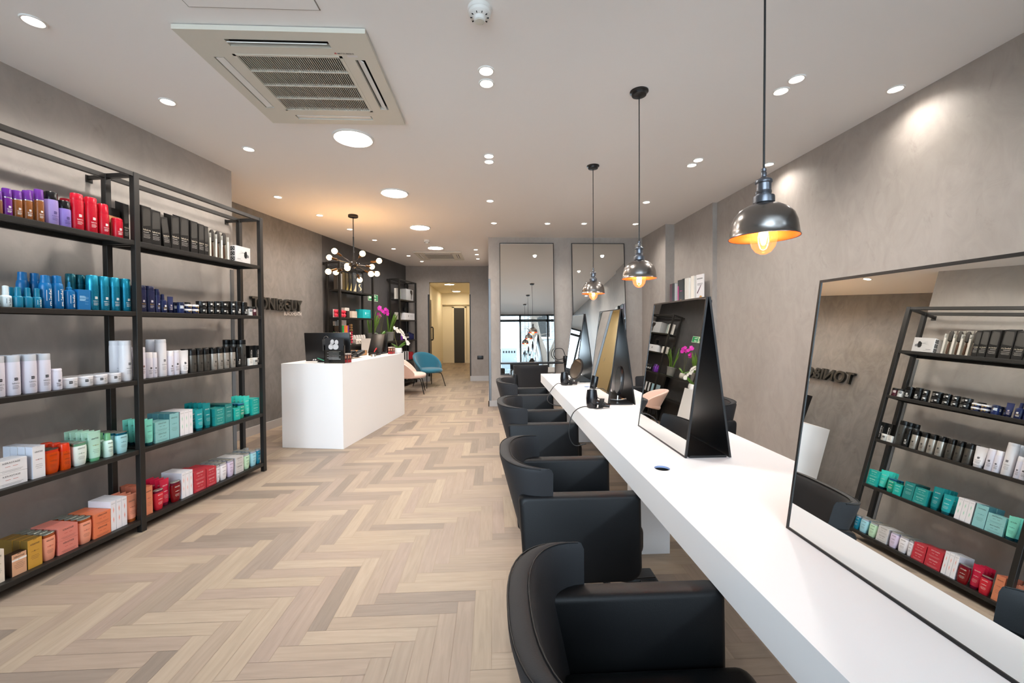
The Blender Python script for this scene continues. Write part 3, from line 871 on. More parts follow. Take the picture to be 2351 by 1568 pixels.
CH = [(0.355, 0.832, 0.0, 'charcoal salon chair nearest the shop window, seat cushion showing, large at the bottom edge'),
      (0.355, 1.920, 0.0, 'charcoal salon chair second along the aisle side, whole armrest panel in view'),
      (0.355, 3.172, 0.0, 'charcoal salon chair third along the aisle side, behind a trailing dryer cord'),
      (0.355, 4.412, 0.0, 'charcoal salon chair fourth along the aisle side, before the bench end'),
      (0.555, 6.30, pi / 2, 'charcoal salon chair facing the tall wall mirror, its square back towards us'),
      (1.515, 3.172, pi, 'charcoal salon chair across the bench, peeking out behind the second tent mirror'),
      (1.515, 4.412, pi, 'charcoal salon chair across the bench, half hidden behind the third tent mirror')]
CH[0] = (CH[0][0], CH[0][1], 0.0, 'charcoal salon chair at the shop window end with its seat cushion showing')
c0 = make_chair(CH[0][3]); c0.location = (CH[0][0], CH[0][1], 0)
for x, y, r, l in CH[1:]:
    copy_thing(c0, (x, y, 0), r, l)

# ------------------------------------------------------------------ tall wall mirrors
def wall_mirror(x0, x1, label):
    t = thing('wall_mirror', label, 'mirror', ((x0 + x1) / 2, 6.93, 2.752), 0, 'tall black framed mirrors on the end wall')
    dl = 0.0757
    Wd, Hh = (x1 - x0) / 2, 2.21
    Rm = Matrix.Rotation(-dl, 4, 'X')
    def pl(bm, a0, a1, z0, z1, y0, y1):
        c = Rm @ Vector(((a0 + a1) / 2, (y0 + y1) / 2, (z0 + z1) / 2))
        box(bm, c, (a1 - a0, y1 - y0, z1 - z0), rot=Rm)
    bm = B(); f = 0.010
    pl(bm, -Wd, Wd, -f, 0, 0, 0.03); pl(bm, -Wd, Wd, -Hh, -Hh + f, 0, 0.03); pl(bm, -Wd, -Wd + f, -Hh, 0, 0, 0.03); pl(bm, Wd - f, Wd, -Hh, 0, 0, 0.03)
    pl(bm, -Wd + f, Wd - f, -Hh + f, -f, 0.015, 0.03)
    fr = obj('frame', bm, M_SATIN, t, smooth=0)
    bm = B(); pl(bm, -Wd + f, Wd - f, -Hh + f, -f, 0.006, 0.015); obj('mirror_pane', bm, M_MIRROR, fr, smooth=0)
    bm = B()
    for sx in (-0.25, 0.25): bx(bm, sx - 0.02, sx + 0.02, -0.10, 0.035, -2.05, -2.01)
    obj('wall_spacer', bm, M_SATIN, t, smooth=0)
wall_mirror(0.109, 1.020, 'tall framed wall mirror closest to the aisle reflecting the shop front')
wall_mirror(1.326, 2.230, 'tall framed wall mirror behind the smallest pendant')
t = thing('styling_ledge', 'thin black ledge across the tall wall mirror with a dryer holster', 'ledge', (0.62, 6.66, 0.755))
bm = B(); bx(bm, -0.515, 0.50, -0.07, 0.06, -0.012, 0.012, bev=0.003); obj('shelf', bm, M_SATIN, t, smooth=0)
bm = B(); bx(bm, 0.44, 0.48, 0.05, 0.30, -0.012, 0.010); bx(bm, -0.50, -0.46, 0.05, 0.30, -0.012, 0.010); obj('bracket', bm, M_SATIN, t, smooth=0)
bm = B(); tube(bm, [(0.548 + 0.048 * cos(a * pi / 8), -0.012 + 0.048 * sin(a * pi / 8), 0.0) for a in range(17)], 0.005, 8); obj('holster_ring', bm, M_SATIN, t)
t = thing('hair_dryer', 'black hair dryer hanging in the holster beside the tall wall mirror', 'hair dryer', (1.168, 6.648, 0.757))
bm = B(); lathe(bm, [(0.018, -0.15), (0.024, -0.06), (0.030, 0.0), (0.040, 0.03), (0.042, 0.08), (0.036, 0.11)], 20); obj('barrel', bm, M_SATIN, t)
bm = B(); tube(bm, [(0.0, 0, 0.05), (0.06, 0, 0.0), (0.075, 0, -0.14)], [0.016, 0.015, 0.012], 10, 0, 4); obj('handle', bm, M_CHROME, t)
bm = B(); tube(bm, [(0.0, 0, 0.10), (-0.05, 0.02, 0.22), (-0.16, 0.02, 0.22), (-0.19, 0.02, 0.12), (-0.13, 0.02, 0.05), (-0.04, 0.0, 0.06)], 0.006, 8, 0, 6); obj('cord', bm, M_CORD, t)
t = thing('motion_sensor', 'small white box sensor high on the end wall behind the middle pendant', 'sensor', (2.482, 6.965, 2.655))
bm = B(); box(bm, (0, -0.022, 0), (0.115, 0.044, 0.165), bev=0.012, seg=3); obj('housing', bm, M_ACPL, t)
bm = B(); box(bm, (0, -0.046, -0.02), (0.06, 0.006, 0.06), bev=0.003); obj('lens_window', bm, M_WPLAST, t)
t = thing('wall_socket', 'black double wall socket low on the back wall', 'socket', (-0.333, 10.25, 0.585))
bm = B(); box(bm, (0, -0.006, 0), (0.148, 0.012, 0.088), bev=0.003); obj('plate', bm, M_SATIN, t)
bm = B()
for k in (-0.035, 0.035): bx(bm, k - 0.006, k + 0.006, -0.0145, -0.012, 0.018, 0.032)
obj('switch', bm, M_BLACK, t, smooth=0)
t = thing('light_switch', 'small white switch plate on the cream hall wall', 'switch', (-1.90, 13.1, 1.0))
bm = B(); box(bm, (0.005, 0, 0), (0.01, 0.085, 0.12), bev=0.003); obj('plate', bm, M_WPLAST, t)

# wall ledge with style books
t = thing('book_ledge', 'narrow grey wall ledge holding style books behind a tent mirror', 'ledge', (2.686, 5.42, 1.66))
bm = B(); bx(bm, -0.155, 0.0, -0.47, 0.52, -0.03, 0.0); obj('board', bm, M_SATIN, t, smooth=0)
def style_book(y, wd, h, th, cols, label, rz=0.0, cat='book', art=None):
    t = thing('style_book', label, cat, (2.60, y, 1.6606), rz, 'style books on the wall ledge')
    bm = B(); bx(bm, -th / 2, th / 2, -wd / 2, wd / 2, 0, h); obj('cover', bm, mat('book_' + cols[0][1:], cols[0], 0.4), t, smooth=0)
    bm = B(); bx(bm, -th / 2 + .002, th / 2 - .002, -wd / 2 - 0.001, -wd / 2, 0.003, h - 0.003); obj('page_edge', bm, mat('book_' + cols[1][1:], cols[1], 0.6), t, smooth=0)
    if art:
        bm = B()
        fn = lambda u, v: Vector((-th / 2 - 0.0008, -u, v))
        art(bm, fn, wd, h)
        obj('cover_print', bm, [mat('print_magenta', '#c03a86', 0.5), mat('print_gold', '#b98a4e', 0.5), mat('print_grey', '#8d8d8d', 0.5), mat('print_plum', '#4b1f35', 0.5)], t, smooth=0)
def art_dark(bm, fn, wd, h):
    put_rect(bm, -wd / 2, -wd / 2 + 0.03, 0.04, h - 0.08, fn, 0, 1); put_rect(bm, -0.02, 0.05, h * 0.5, h * 0.5 + 0.008, fn, 0, 1); put_rect(bm, -0.01, 0.03, 0.03, 0.045, fn, 1, 1)
def art_mag(bm, fn, wd, h):
    put_rect(bm, -0.06, 0.06, h - 0.06, h - 0.045, fn, 2, 1); put_rect(bm, -0.05, 0.06, h - 0.12, h - 0.112, fn, 2, 1); put_rect(bm, -0.05, 0.05, h - 0.135, h - 0.128, fn, 2, 1)
    q = bm.faces.new([bm.verts.new(fn(*p)) for p in ((-0.06, 0.10), (-0.045, 0.09), (0.03, 0.19), (0.02, 0.195))]); q.material_index = 3
    q = bm.faces.new([bm.verts.new(fn(0.02 + 0.03 * cos(a), 0.035 + 0.03 * sin(a))) for a in [i * pi / 6 for i in range(12)]]); q.material_index = 1
style_book(5.815, 0.075, 0.285, 0.10, ('#4a2530', '#5a3038'), 'maroon folder at the far end of the wall ledge')
style_book(5.725, 0.075, 0.285, 0.11, ('#1c1c1e', '#dcd8d4'), 'black and white book beside the maroon folder on the ledge')
style_book(5.545, 0.17, 0.315, 0.07, ('#26211f', '#151313'), 'tall dark book with a magenta stripe on the wall ledge', art=art_dark)
style_book(5.415, 0.05, 0.315, 0.12, ('#0e0d0d', '#191817'), 'plain black book between the magenta book and the magazines', )
for k, yy in enumerate((5.355, 5.315, 5.275)):
    style_book(yy, 0.03, 0.31, 0.12, ('#d6d1c9', '#f0ece6'), ['first', 'second', 'third'][k] + ' thin cream magazine beside the black book on the ledge')
style_book(5.205, 0.06, 0.325, 0.08, ('#e4ddd2', '#efe9e0'), 'half open white magazine before the picture magazine on the ledge', 0.15)
style_book(5.075, 0.155, 0.33, 0.012, ('#dedbdc', '#f2f0ef'), 'white magazine with a plum brush picture on its cover', 0.1, 'magazine', art_mag)

# ------------------------------------------------------------------ reception desk
t = thing('reception_desk', 'white box shaped reception desk below the chandelier', 'reception desk', LP(-2.355, 4.312), TL)
# local x along the desk, local y towards the wall, visible long face at y=0
DL, DW, DH = 1.845, 0.725, 0.948
bm = B(); bx(bm, 0, DL, 0, 0.04, 0, DH - 0.04); obj('front_panel', bm, M_WHITE, t, smooth=0)
bm = B(); bx(bm, 0, 0.04, 0.04, DW, 0, DH - 0.04); obj('end_panel', bm, M_WHITE, t, smooth=0)
bm = B(); bx(bm, DL - 0.04, DL, 0.04, DW, 0, DH - 0.04); obj('end_panel', bm, M_WHITE, t, smooth=0)
bm = B(); bx(bm, 0, DL, 0, DW, DH - 0.04, DH); obj('top', bm, M_WHITE, t, smooth=0)
def desk(s, t_, z=0): return LP(s, t_, DH + z + 0.0006)

t = thing('computer_monitor', 'black computer monitor seen from behind on the reception desk', 'monitor', desk(-2.66, 4.55), TL)
# screen plane turned roughly across the desk: its back faces the shop front (local -x)
bm = B()
Rm = Matrix.Rotation(0.10, 4, 'Z') @ Matrix.Rotation(-0.10, 4, 'Y')
box(bm, (0.0, 0, 0.175), (0.022, 0.53, 0.335), rot=Rm, bev=0.004); obj('screen_housing', bm, M_SATIN, t)
bm = B(); box(bm, (-0.035, -0.02, 0.20), (0.045, 0.11, 0.13), rot=Rm, bev=0.004); obj('stand_mount', bm, mat('monitor_grey', '#3a3a3a', 0.4), t)
bm = B(); box(bm, (-0.045, -0.02, 0.11), (0.02, 0.07, 0.20), rot=Rm); box(bm, (0.01, -0.02, 0.006), (0.17, 0.22, 0.012), bev=0.003); obj('stand', bm, M_SATIN, t)
bm = B(); tube(bm, [(-0.030, 0.005 + 0.026 * cos(a * pi / 10), 0.275 + 0.026 * sin(a * pi / 10)) for a in range(21)], 0.0025, 6); obj('logo_ring', bm, M_STEEL, t)
bm = B(); bx(bm, -0.014, -0.0125, 0.165, 0.185, 0.018, 0.034); bx(bm, -0.014, -0.0125, 0.14, 0.155, 0.018, 0.034); obj('sticker', bm, M_WPLAST, t, smooth=0)

t = thing('leaflet_stand', 'clear leaflet stand with black and white photo leaflets on the desk corner', 'leaflet stand', desk(-2.478, 4.372), TL)
bm = B(); bx(bm, -0.018, -0.016, -0.115, 0.115, 0.0, 0.15); bx(bm, 0.016, 0.018, -0.115, 0.115, 0.0, 0.25); bx(bm, -0.018, 0.018, -0.115, 0.115, 0, 0.003); bx(bm, -0.018, 0.018, 0.113, 0.115, 0.0, 0.2); bx(bm, -0.018, 0.018, -0.115, -0.113, 0, 0.2)
obj('holder', bm, M_GLASS, t, smooth=0)
bm = B(); box(bm, (0.0, 0, 0.145), (0.016, 0.215, 0.28), rot=Matrix.Rotation(0.04, 4, 'Y')); obj('leaflet', bm, mat('leaflet_black', '#2c2c2e', 0.4), t, smooth=0)
bm = B()
fn = lambda u, v: Vector((-0.0095 - 0.0055 + 0.04 * (v - 0.145), -u, v))
R = random.Random(2)
for (u, v, a, b) in ((-0.02, 0.24, 0.022, 0.028), (0.03, 0.235, 0.022, 0.028), (-0.035, 0.185, 0.03, 0.03), (0.02, 0.185, 0.035, 0.032), (-0.03, 0.215, 0.015, 0.018)):
    q = bm.faces.new([bm.verts.new(fn(u + a * cos(k * pi / 8), v + b * sin(k * pi / 8))) for k in range(16)])
for k in range(7): put_rect(bm, -0.06 - 0.02 * (k % 2), 0.06 + 0.02 * (k % 3 == 0), 0.13 - k * 0.014, 0.134 - k * 0.014, fn, 0, 1)
obj('leaflet_print', bm, mat('leaflet_light', '#c9c9ca', 0.5), t, smooth=0)

def card_box(s, t_, label, rz=0.0):
    t = thing('card_box', label, 'card box', desk(s, t_), TL + rz, 'boxes of red portrait cards on the reception desk')
    bm = B(); bx(bm, -0.045, 0.045, -0.035, 0.035, 0, 0.105, bev=0.001); obj('holder', bm, mat('card_grey', '#b6b2ae', 0.5), t, smooth=0)
    bm = B(); bx(bm, -0.0465, -0.045, -0.035, 0.035, 0.002, 0.104); bx(bm, -0.043, 0.043, -0.0365, -0.035, 0.002, 0.104); f = obj('card', bm, mat('card_brown', '#4a211a', 0.4), t, smooth=0)
    bm = B()
    for fnn in (lambda u, v: Vector((u, -0.0372, v)), lambda u, v: Vector((-0.0472, -u * 0.75, v))):
        put_rect(bm, -0.042, 0.042, 0.092, 0.103, fnn, 1, 1)
        for sx in (-0.022, 0.022):
            bm.faces.new([bm.verts.new(fnn(sx + 0.011 * cos(k * pi / 6), 0.066 + 0.018 * sin(k * pi / 6))) for k in range(12)]).material_index = 0
            put_rect(bm, sx - 0.018, sx + 0.018, 0.004, 0.036, fnn, 2, 1)
    obj('card_print', bm, [mat('skin_print', '#d9a184', 0.5), mat('card_head', '#c9bfb6', 0.5), mat('card_red', '#a3262c', 0.5)], t, smooth=0)
card_box(-2.385, 4.46, 'box of red portrait cards beside the leaflet stand')
card_box(-2.470, 5.95, 'box of red portrait cards beside the white orchid')

t = thing('card_terminal', 'black card payment terminal lying on the reception desk', 'card terminal', desk(-2.62, 5.22, 0.018), TL)
bm = B(); box(bm, (0, 0, 0.035), (0.20, 0.09, 0.05), rot=Matrix.Rotation(-0.22, 4, 'Y'), bev=0.012, seg=3); obj('housing', bm, M_SATIN, t)
bm = B(); box(bm, (0.03, 0, 0.068), (0.07, 0.06, 0.004), rot=Matrix.Rotation(-0.22, 4, 'Y')); obj('display', bm, mat('terminal_screen', '#3b4650', 0.2), t, smooth=0)
t = thing('telephone', 'black desk telephone beside the card terminal', 'telephone', desk(-2.66, 5.02, 0.012), TL)
bm = B(); box(bm, (0, 0, 0.03), (0.18, 0.15, 0.05), rot=Matrix.Rotation(-0.15, 4, 'Y'), bev=0.01); obj('body', bm, M_SATIN, t)
bm = B(); tube(bm, [(-0.06, -0.045, 0.06), (-0.03, -0.045, 0.075), (0.05, -0.045, 0.08), (0.08, -0.045, 0.07)], [0.022, 0.015, 0.015, 0.022], 10); obj('handset', bm, M_SATIN, t)
def tablet(s, t_, lean, hgt, label, red):
    t = thing('tablet_stand', label, 'tablet stand', desk(s, t_), TL)
    Rl = Matrix.Rotation(lean, 4, 'Y')
    bm = B(); box(bm, Vector((0, 0, 0.03)) + (Rl @ Vector((0, 0, hgt / 2))), (0.028, 0.20, hgt), rot=Rl, bev=0.006); obj('tablet', bm, M_SATIN, t)
    bm = B(); box(bm, (0.0, 0, 0.02), (0.16, 0.12, 0.04), bev=0.008); obj('stand', bm, M_SATIN, t)
    bm = B(); tube(bm, red, 0.006, 8, 0, 4); obj('cable', bm, mat('cable_red', '#c8323a', 0.5), t)
tablet(-2.60, 5.66, 0.50, 0.30, 'black point of sale screen leaning back on the desk', [(-0.06, -0.02, 0.05), (-0.03, -0.03, 0.09), (0.0, -0.03, 0.10), (0.02, -0.02, 0.06)])
tablet(-2.66, 6.00, 0.08, 0.27, 'upright black tablet beyond the leaning point of sale screen', [(-0.20, -0.02, 0.10), (-0.12, -0.03, 0.085), (-0.03, -0.03, 0.05), (0.0, -0.02, 0.03)])
t = thing('tape_reel', 'small steel reel on the desk before the leaning screen', 'reel', desk(-2.50, 5.40), TL)
bm = B(); lathe(bm, [(0.035, 0), (0.035, 0.032), (0.022, 0.034), (0.022, 0.02)], 24); obj('reel', bm, M_STEEL, t)
t = thing('wooden_tray', 'shallow pale wooden tray behind the telephone on the desk', 'tray', desk(-2.86, 5.45), TL)
bm = B(); bx(bm, -0.26, 0.26, -0.12, 0.12, 0, 0.01); bx(bm, -0.26, 0.26, -0.12, -0.11, 0, 0.07); bx(bm, -0.26, 0.26, 0.11, 0.12, 0, 0.07); bx(bm, -0.26, -0.25, -0.12, 0.12, 0, 0.07); bx(bm, 0.25, 0.26, -0.12, 0.12, 0, 0.07)
obj('tray', bm, mat('pale_wood', '#c79a6b', 0.5), t, smooth=0)
t = thing('price_notice', 'small clear notice holder standing behind the leaning screen', 'notice holder', desk(-2.90, 6.02), TL)
bm = B(); bx(bm, -0.005, 0.005, -0.075, 0.075, 0, 0.23); obj('card', bm, mat('notice_grey', '#b9b7b4', 0.4), t, smooth=0)
bm = B(); bx(bm, -0.04, 0.04, -0.075, 0.075, 0, 0.004); obj('foot', bm, M_WPLAST, t, smooth=0)
t = thing('pen', 'green pen lying behind the leaflet stand', 'pen', desk(-2.65, 4.40), TL)
bm = B(); tube(bm, [(0.02, -0.07, 0.006), (0.0, 0.05, 0.055)], 0.006, 8); obj('barrel', bm, mat('pen_green', '#1f7a5c', 0.4), t)

# ------------------------------------------------------------------ wall sign and exit sign
def on_wall(u, v, off): return BP(off, u, v)
t = thing('shop_sign', 'raised black shop name with white place name on the grey reception wall', 'sign')
cu = bpy.data.curves.new('shop_letters', 'FONT')
cu.body = 'TONI&GUY'; cu.offset = 0.02; cu.space_character = 1.0; cu.extrude = 0.5; cu.resolution_u = 6
o_ = bpy.data.objects.new('x', cu); COL.objects.link(o_)
me = bpy.data.meshes.new_from_object(o_.evaluated_get(bpy.context.evaluated_depsgraph_get()))
bpy.data.objects.remove(o_); bpy.data.curves.remove(cu)
xs = [v.co.x for v in me.vertices]; ys = [v.co.y for v in me.vertices]
xa, xb, ya, yb = min(xs), max(xs), min(ys), max(ys)
W0, W1, Z0, Z1 = 0.235, 1.215, 1.588, 1.750
for v in me.vertices:
    p = on_wall(W0 + (v.co.x - xa) / (xb - xa) * (W1 - W0), Z0 + (v.co.y - ya) / (yb - ya) * (Z1 - Z0), 0.024 + v.co.z * 0.044)
    v.co = p
me.materials.append(mat('sign_black', '#2b2a27', 0.45))
link('letters', me, t)
bm = B(); put_text(bm, 'BLACKHEATH', 0.055, lambda u, v: on_wall(1.055 + u, 1.527 + v, 0.004), 0, width=0.375)
obj('place_name', bm, mat('sign_white', '#f1efec', 0.5), t, smooth=0)
t = thing('exit_sign', 'green fire exit sign with running figure on the dark wall', 'sign')
def er(bm, u0, u1, v0, v1, mi, off): put_rect(bm, u0, u1, v0, v1, lambda u, v: on_wall(u, v, off), mi, 1)
EU, EV = 3.33, 1.885
bm = B(); prism(bm, [V2(BP(0.0, EU)), V2(BP(0.005, EU)), V2(BP(0.005, EU + 0.42)), V2(BP(0.0, EU + 0.42))], EV, EV + 0.135); obj('plate', bm, mat('exit_pale', '#e8efd8', 0.4), t, smooth=0)
bm = B(); er(bm, EU + 0.008, EU + 0.145, EV + 0.008, EV + 0.127, 0, 0.006); er(bm, EU + 0.225, EU + 0.412, EV + 0.008, EV + 0.127, 0, 0.006); obj('green_field', bm, mat('exit_green', '#1f8a55', 0.4), t, smooth=0)
bm = B()
ew = lambda u, v: on_wall(EU + u, EV + v, 0.007)
for pts in (((0.02, 0.067), (0.065, 0.11), (0.065, 0.082), (0.13, 0.082), (0.13, 0.052), (0.065, 0.052), (0.065, 0.024)),):
    bm.faces.new([bm.verts.new(ew(*p)) for p in pts])
put_text(bm, 'Fire', 0.042, lambda u, v: ew(0.30 + u, 0.076 + v), 0, bold=0.02); put_text(bm, 'exit', 0.042, lambda u, v: ew(0.30 + u, 0.02 + v), 0, bold=0.02)
obj('legend', bm, mat('exit_white', '#f4f6ec', 0.4), t, smooth=0)
bm = B()
for pts in (((0.165, 0.055), (0.185, 0.055), (0.195, 0.095), (0.172, 0.092)), ((0.165, 0.055), (0.150, 0.03), (0.158, 0.026), (0.176, 0.05)), ((0.178, 0.055), (0.198, 0.04), (0.195, 0.018), (0.203, 0.018), (0.208, 0.045), (0.19, 0.06)), ((0.176, 0.09), (0.155, 0.085), (0.157, 0.078), (0.178, 0.08)), ((0.19, 0.09), (0.208, 0.075), (0.212, 0.08), (0.194, 0.096))):
    bm.faces.new([bm.verts.new(on_wall(EU + a, EV + b, 0.007)) for a, b in pts])
bm.faces.new([bm.verts.new(on_wall(EU + 0.183 + 0.009 * cos(k * pi / 6), EV + 0.108 + 0.009 * sin(k * pi / 6), 0.007)) for k in range(12)])
obj('running_figure', bm, MATS['exit_green'], t, smooth=0)
# ------------------------------------------------------------------ lounge chairs
def lounge(label, M_, x, y, ang):
    t = thing('lounge_chair', label, 'chair', (x, y, 0), ang)
    bm = B()
    loft(bm, [ell(0.20, 0.19, 0.315, 2.3, 36), ell(0.285, 0.275, 0.325, 2.3, 36), ell(0.30, 0.29, 0.36, 2.3, 36), ell(0.29, 0.28, 0.395, 2.3, 36), ell(0.24, 0.23, 0.415, 2.3, 36), ell(0.1, 0.1, 0.42, 2.2, 36)]); obj('seat', bm, M_, t, smooth=70)
    def sec(f):
        h = 0.36 + 0.41 * max(0.0, cos(f * 0.80)) ** 0.75
        def P(z, off):
            r = 0.285 + 0.10 * (z - 0.34) / 0.42 - off
            return Vector((-r * cos(f) * 0.98, r * sin(f), z))
        zz = [0.33 + (h - 0.33) * k for k in (0, 0.3, 0.6, 0.85, 0.97)]
        return [P(z, 0) for z in zz] + [P(h, 0.015), P(h + 0.002, 0.03)] + [P(z, 0.048) for z in zz[::-1]]
    bm = B(); loft(bm, [sec(-1.86 + 3.72 * i / 40) for i in range(41)]); obj('backrest', bm, M_, t, smooth=70)
    for sx in (-1, 1):
        for sy in (-1, 1):
            bm = B(); tube(bm, [(sx * 0.08, sy * 0.08, 0.315), (sx * 0.17, sy * 0.17, 0.305), (sx * 0.205, sy * 0.205, 0.26), (sx * 0.265, sy * 0.255, 0.0)], 0.009, 8, 0, 4); obj('leg', bm, M_SATIN, t)
lounge('teal velvet lounge chair on thin black legs before the back wall', M_TEAL, -1.47, 9.42, math.atan2(-0.72, 0.70))
lounge('blush pink velvet lounge chair half hidden behind the reception desk', M_PINK, -1.69, 8.50, 0.12)

# ------------------------------------------------------------------ plants
M_LEAF = mat('snake_leaf', '#5b7a2f', 0.45, bump=0.3, bscale=60)
M_LEAF2 = mat('orchid_leaf', '#4f7a26', 0.4)
M_STEM = mat('orchid_stem', '#5a5a34', 0.6)
M_POTG = mat('pot_grey', '#73736f', 0.6)
def blade(bm, base, tip, wd, bend, n=7):
    base, tip = Vector(base), Vector(tip)
    d = tip - base
    side = Vector((-d.y, d.x, 0))
    side = side.normalized() if side.length > 1e-4 else Vector((1, 0, 0))
    a = random.uniform(0, pi)
    side = Vector((cos(a), sin(a), 0))
    nr = d.cross(side).normalized()
    rings = []
    for i in range(n + 1):
        k = i / n
        c = base + d * k + Vector(bend) * k * k
        wv = wd * (0.55 + 0.9 * k - 1.35 * k ** 3) if k < 0.98 else 0.001
        rings.append([c + side * wv, c + nr * 0.003, c - side * wv, c - nr * 0.003])
    loft(bm, rings)
def pot(bm, r0, r1, h):
    lathe(bm, [(r0, 0), (r1, h - 0.02), (r1 + 0.008, h - 0.02), (r1 + 0.008, h), (r1 - 0.004, h), (r1 - 0.008, h - 0.02)], 28, 0, True, True)
def snake(loc, label, seed, k=1.0):
    random.seed(seed)
    t = thing('snake_plant', label, 'potted plant', loc)
    bm = B(); pot(bm, 0.075, 0.098, 0.19); obj('pot', bm, M_POTG, t)
    bm = B()
    for i in range(15):
        a, r = random.uniform(0, 2 * pi), random.uniform(0.0, 0.055)
        h = random.uniform(0.24, 0.50) * k
        sp = random.uniform(0.02, 0.15)
        b = Vector((r * cos(a), r * sin(a), 0.17))
        wx = 1.0 if cos(a) > 0 else 0.25
        blade(bm, b, b + Vector((sp * cos(a) * wx, sp * sin(a), h)), random.uniform(0.016, 0.024), (0.05 * cos(a) * wx, 0.05 * sin(a), 0))
    obj('foliage', bm, M_LEAF, t, smooth=50)
zl = B2[3] + 0.008
snake(BP(0.165, 3.12, B2[3] + 0.0006), 'snake plant in a grey pot, partly behind the desk rack', 11, 0.9)
snake(BP(0.165, 3.95, zl + 0.0006), 'taller snake plant in a grey pot before the far corner rack', 12, 1.15)
def petal_flower(bm, c, r, nrm, rng):
    nrm = Vector(nrm).normalized()
    u = nrm.cross(Vector((0, 0, 1)))
    u = u.normalized() if u.length > 1e-3 else Vector((1, 0, 0))
    v = u.cross(nrm)
    a0 = rng.uniform(0, 1)
    for k in range(5):
        a = a0 + 2 * pi * k / 5
        dirv = u * cos(a) + v * sin(a)
        sd = u * -sin(a) + v * cos(a)
        c0 = Vector(c)
        rings = []
        for q, wv in ((0.05, 0.1), (0.3, 0.36), (0.6, 0.46), (0.85, 0.34), (1.0, 0.05)):
            p = c0 + dirv * r * q + nrm * (0.12 * r * q)
            rings.append([p + sd * wv * r, p + nrm * 0.001, p - sd * wv * r, p - nrm * 0.001])
        loft(bm, rings)
def orchid(loc, label, seed, mflow, mpot, stems, fl, r, leaf_h, pr, ph):
    rng = random.Random(seed); random.seed(seed)
    t = thing('orchid', label, 'potted plant', loc)
    bm = B(); lathe(bm, [(pr * 0.6, 0), (pr * 0.92, ph * 0.2), (pr, ph * 0.55), (pr * 0.95, ph * 0.9), (pr * 0.88, ph), (pr * 0.8, ph), (pr * 0.75, ph * 0.85)], 28, 0, True, True); obj('pot', bm, mpot, t)
    bm = B()
    for i in range(6):
        a = rng.uniform(0, 2 * pi)
        b = Vector((0.01 * cos(a), 0.01 * sin(a), ph * 0.85))
        blade(bm, b, b + Vector((0.07 * cos(a), 0.07 * sin(a), leaf_h * rng.uniform(0.6, 1))), 0.026, (0.05 * cos(a), 0.05 * sin(a), -0.02))
    obj('foliage', bm, M_LEAF2, t, smooth=50)
    bm = B()
    for st in stems: tube(bm, st, 0.0035, 6, 0, 5)
    obj('stem', bm, M_STEM, t)
    bm = B()
    for c in fl: petal_flower(bm, c, r * rng.uniform(0.85, 1.1), (rng.uniform(0.3, 1), rng.uniform(-1, -0.2), rng.uniform(-0.2, 0.4)), rng)
    obj('blossom', bm, mflow, t, smooth=50)
rr = random.Random(4)
orchid(BP(0.17, 3.52, zl + 0.0006), 'magenta orchid in a stone pot between the two snake plants', 21, mat('orchid_magenta', '#b9219a', 0.5), mat('pot_stone', '#bdb9b0', 0.7),
       [[(0, 0, 0.1), (0.01, -0.02, 0.35), (0.03, -0.05, 0.58), (0.06, -0.10, 0.66)], [(0, 0, 0.1), (0.03, 0.0, 0.32), (0.08, 0.02, 0.55), (0.13, 0.02, 0.64)]],
       [(rr.uniform(-0.03, 0.10), -0.09 + rr.uniform(-.02, .05), 0.50 + 0.045 * k * 0.6) for k in range(8)] + [(0.12 + rr.uniform(-.03, .03), 0.0, 0.56 + 0.03 * k) for k in range(4)], 0.040, 0.16, 0.065, 0.12)
orchid(desk(-2.41, 6.068), 'white orchid in a round white pot on the far end of the desk', 22, mat('orchid_white', '#f4f1ea', 0.5), M_WHITE,
       [[(0, 0, 0.07), (-0.05, 0.02, 0.22), (-0.06, 0.02, 0.33), (0.0, -0.02, 0.38), (0.10, -0.02, 0.27)]],
       [(-0.05 + 0.017 * k + rr.uniform(-.012, .012), rr.uniform(-.03, .02), 0.375 - 0.0016 * k * k + rr.uniform(-.02, .02)) for k in range(13)], 0.034, 0.14, 0.058, 0.085)

# ------------------------------------------------------------------ tools on the styling bench
def bench_dryer(x, y, rz, label, cord):
    t = thing('hair_dryer', label, 'hair dryer', (x, y, ZT + 0.0006), rz, 'black hair dryers standing on the bench')
    bm = B(); lathe(bm, [(0.030, 0.0), (0.036, 0.006), (0.040, 0.03), (0.041, 0.07), (0.038, 0.10), (0.034, 0.128), (0.031, 0.128), (0.029, 0.118), (0.001, 0.116)], 32, 0, True, True); obj('barrel', bm, mat('dryer_black', '#0c0c10', 0.22), t)
    bm = B(); tube(bm, [(0.0, 0, 0.045), (0.045, 0, 0.04), (0.085, 0.01, 0.024), (0.125, 0.015, 0.018)], [0.021, 0.018, 0.016, 0.014], 12, 0, 4); obj('handle', bm, MATS['dryer_black'], t)
    bm = B()
    for k in range(4):
        tube(bm, [(0.055 + 0.008 * k + 0.006 * sin(a), 0.034 * cos(a) + .004, 0.036 + 0.032 * sin(a)) for a in [i * pi / 10 for i in range(21)]], 0.0035, 6)
    inv = Matrix.Rotation(-rz, 3, 'Z')
    tube(bm, [inv @ (Vector(p) - Vector((x, y, ZT))) for p in cord], 0.0035, 8, 0, 8)
    obj('cord', bm, M_CORD, t)
bench_dryer(0.705, 2.93, -0.35, 'black hair dryer standing on the bench with its cord looping over the front edge',
            [(0.79, 2.91, 0.773), (0.72, 2.84, 0.7705), (0.62, 2.82, 0.79), (0.54, 2.80, 0.745), (0.51, 2.78, 0.62), (0.545, 2.76, 0.54), (0.62, 2.74, 0.555)])
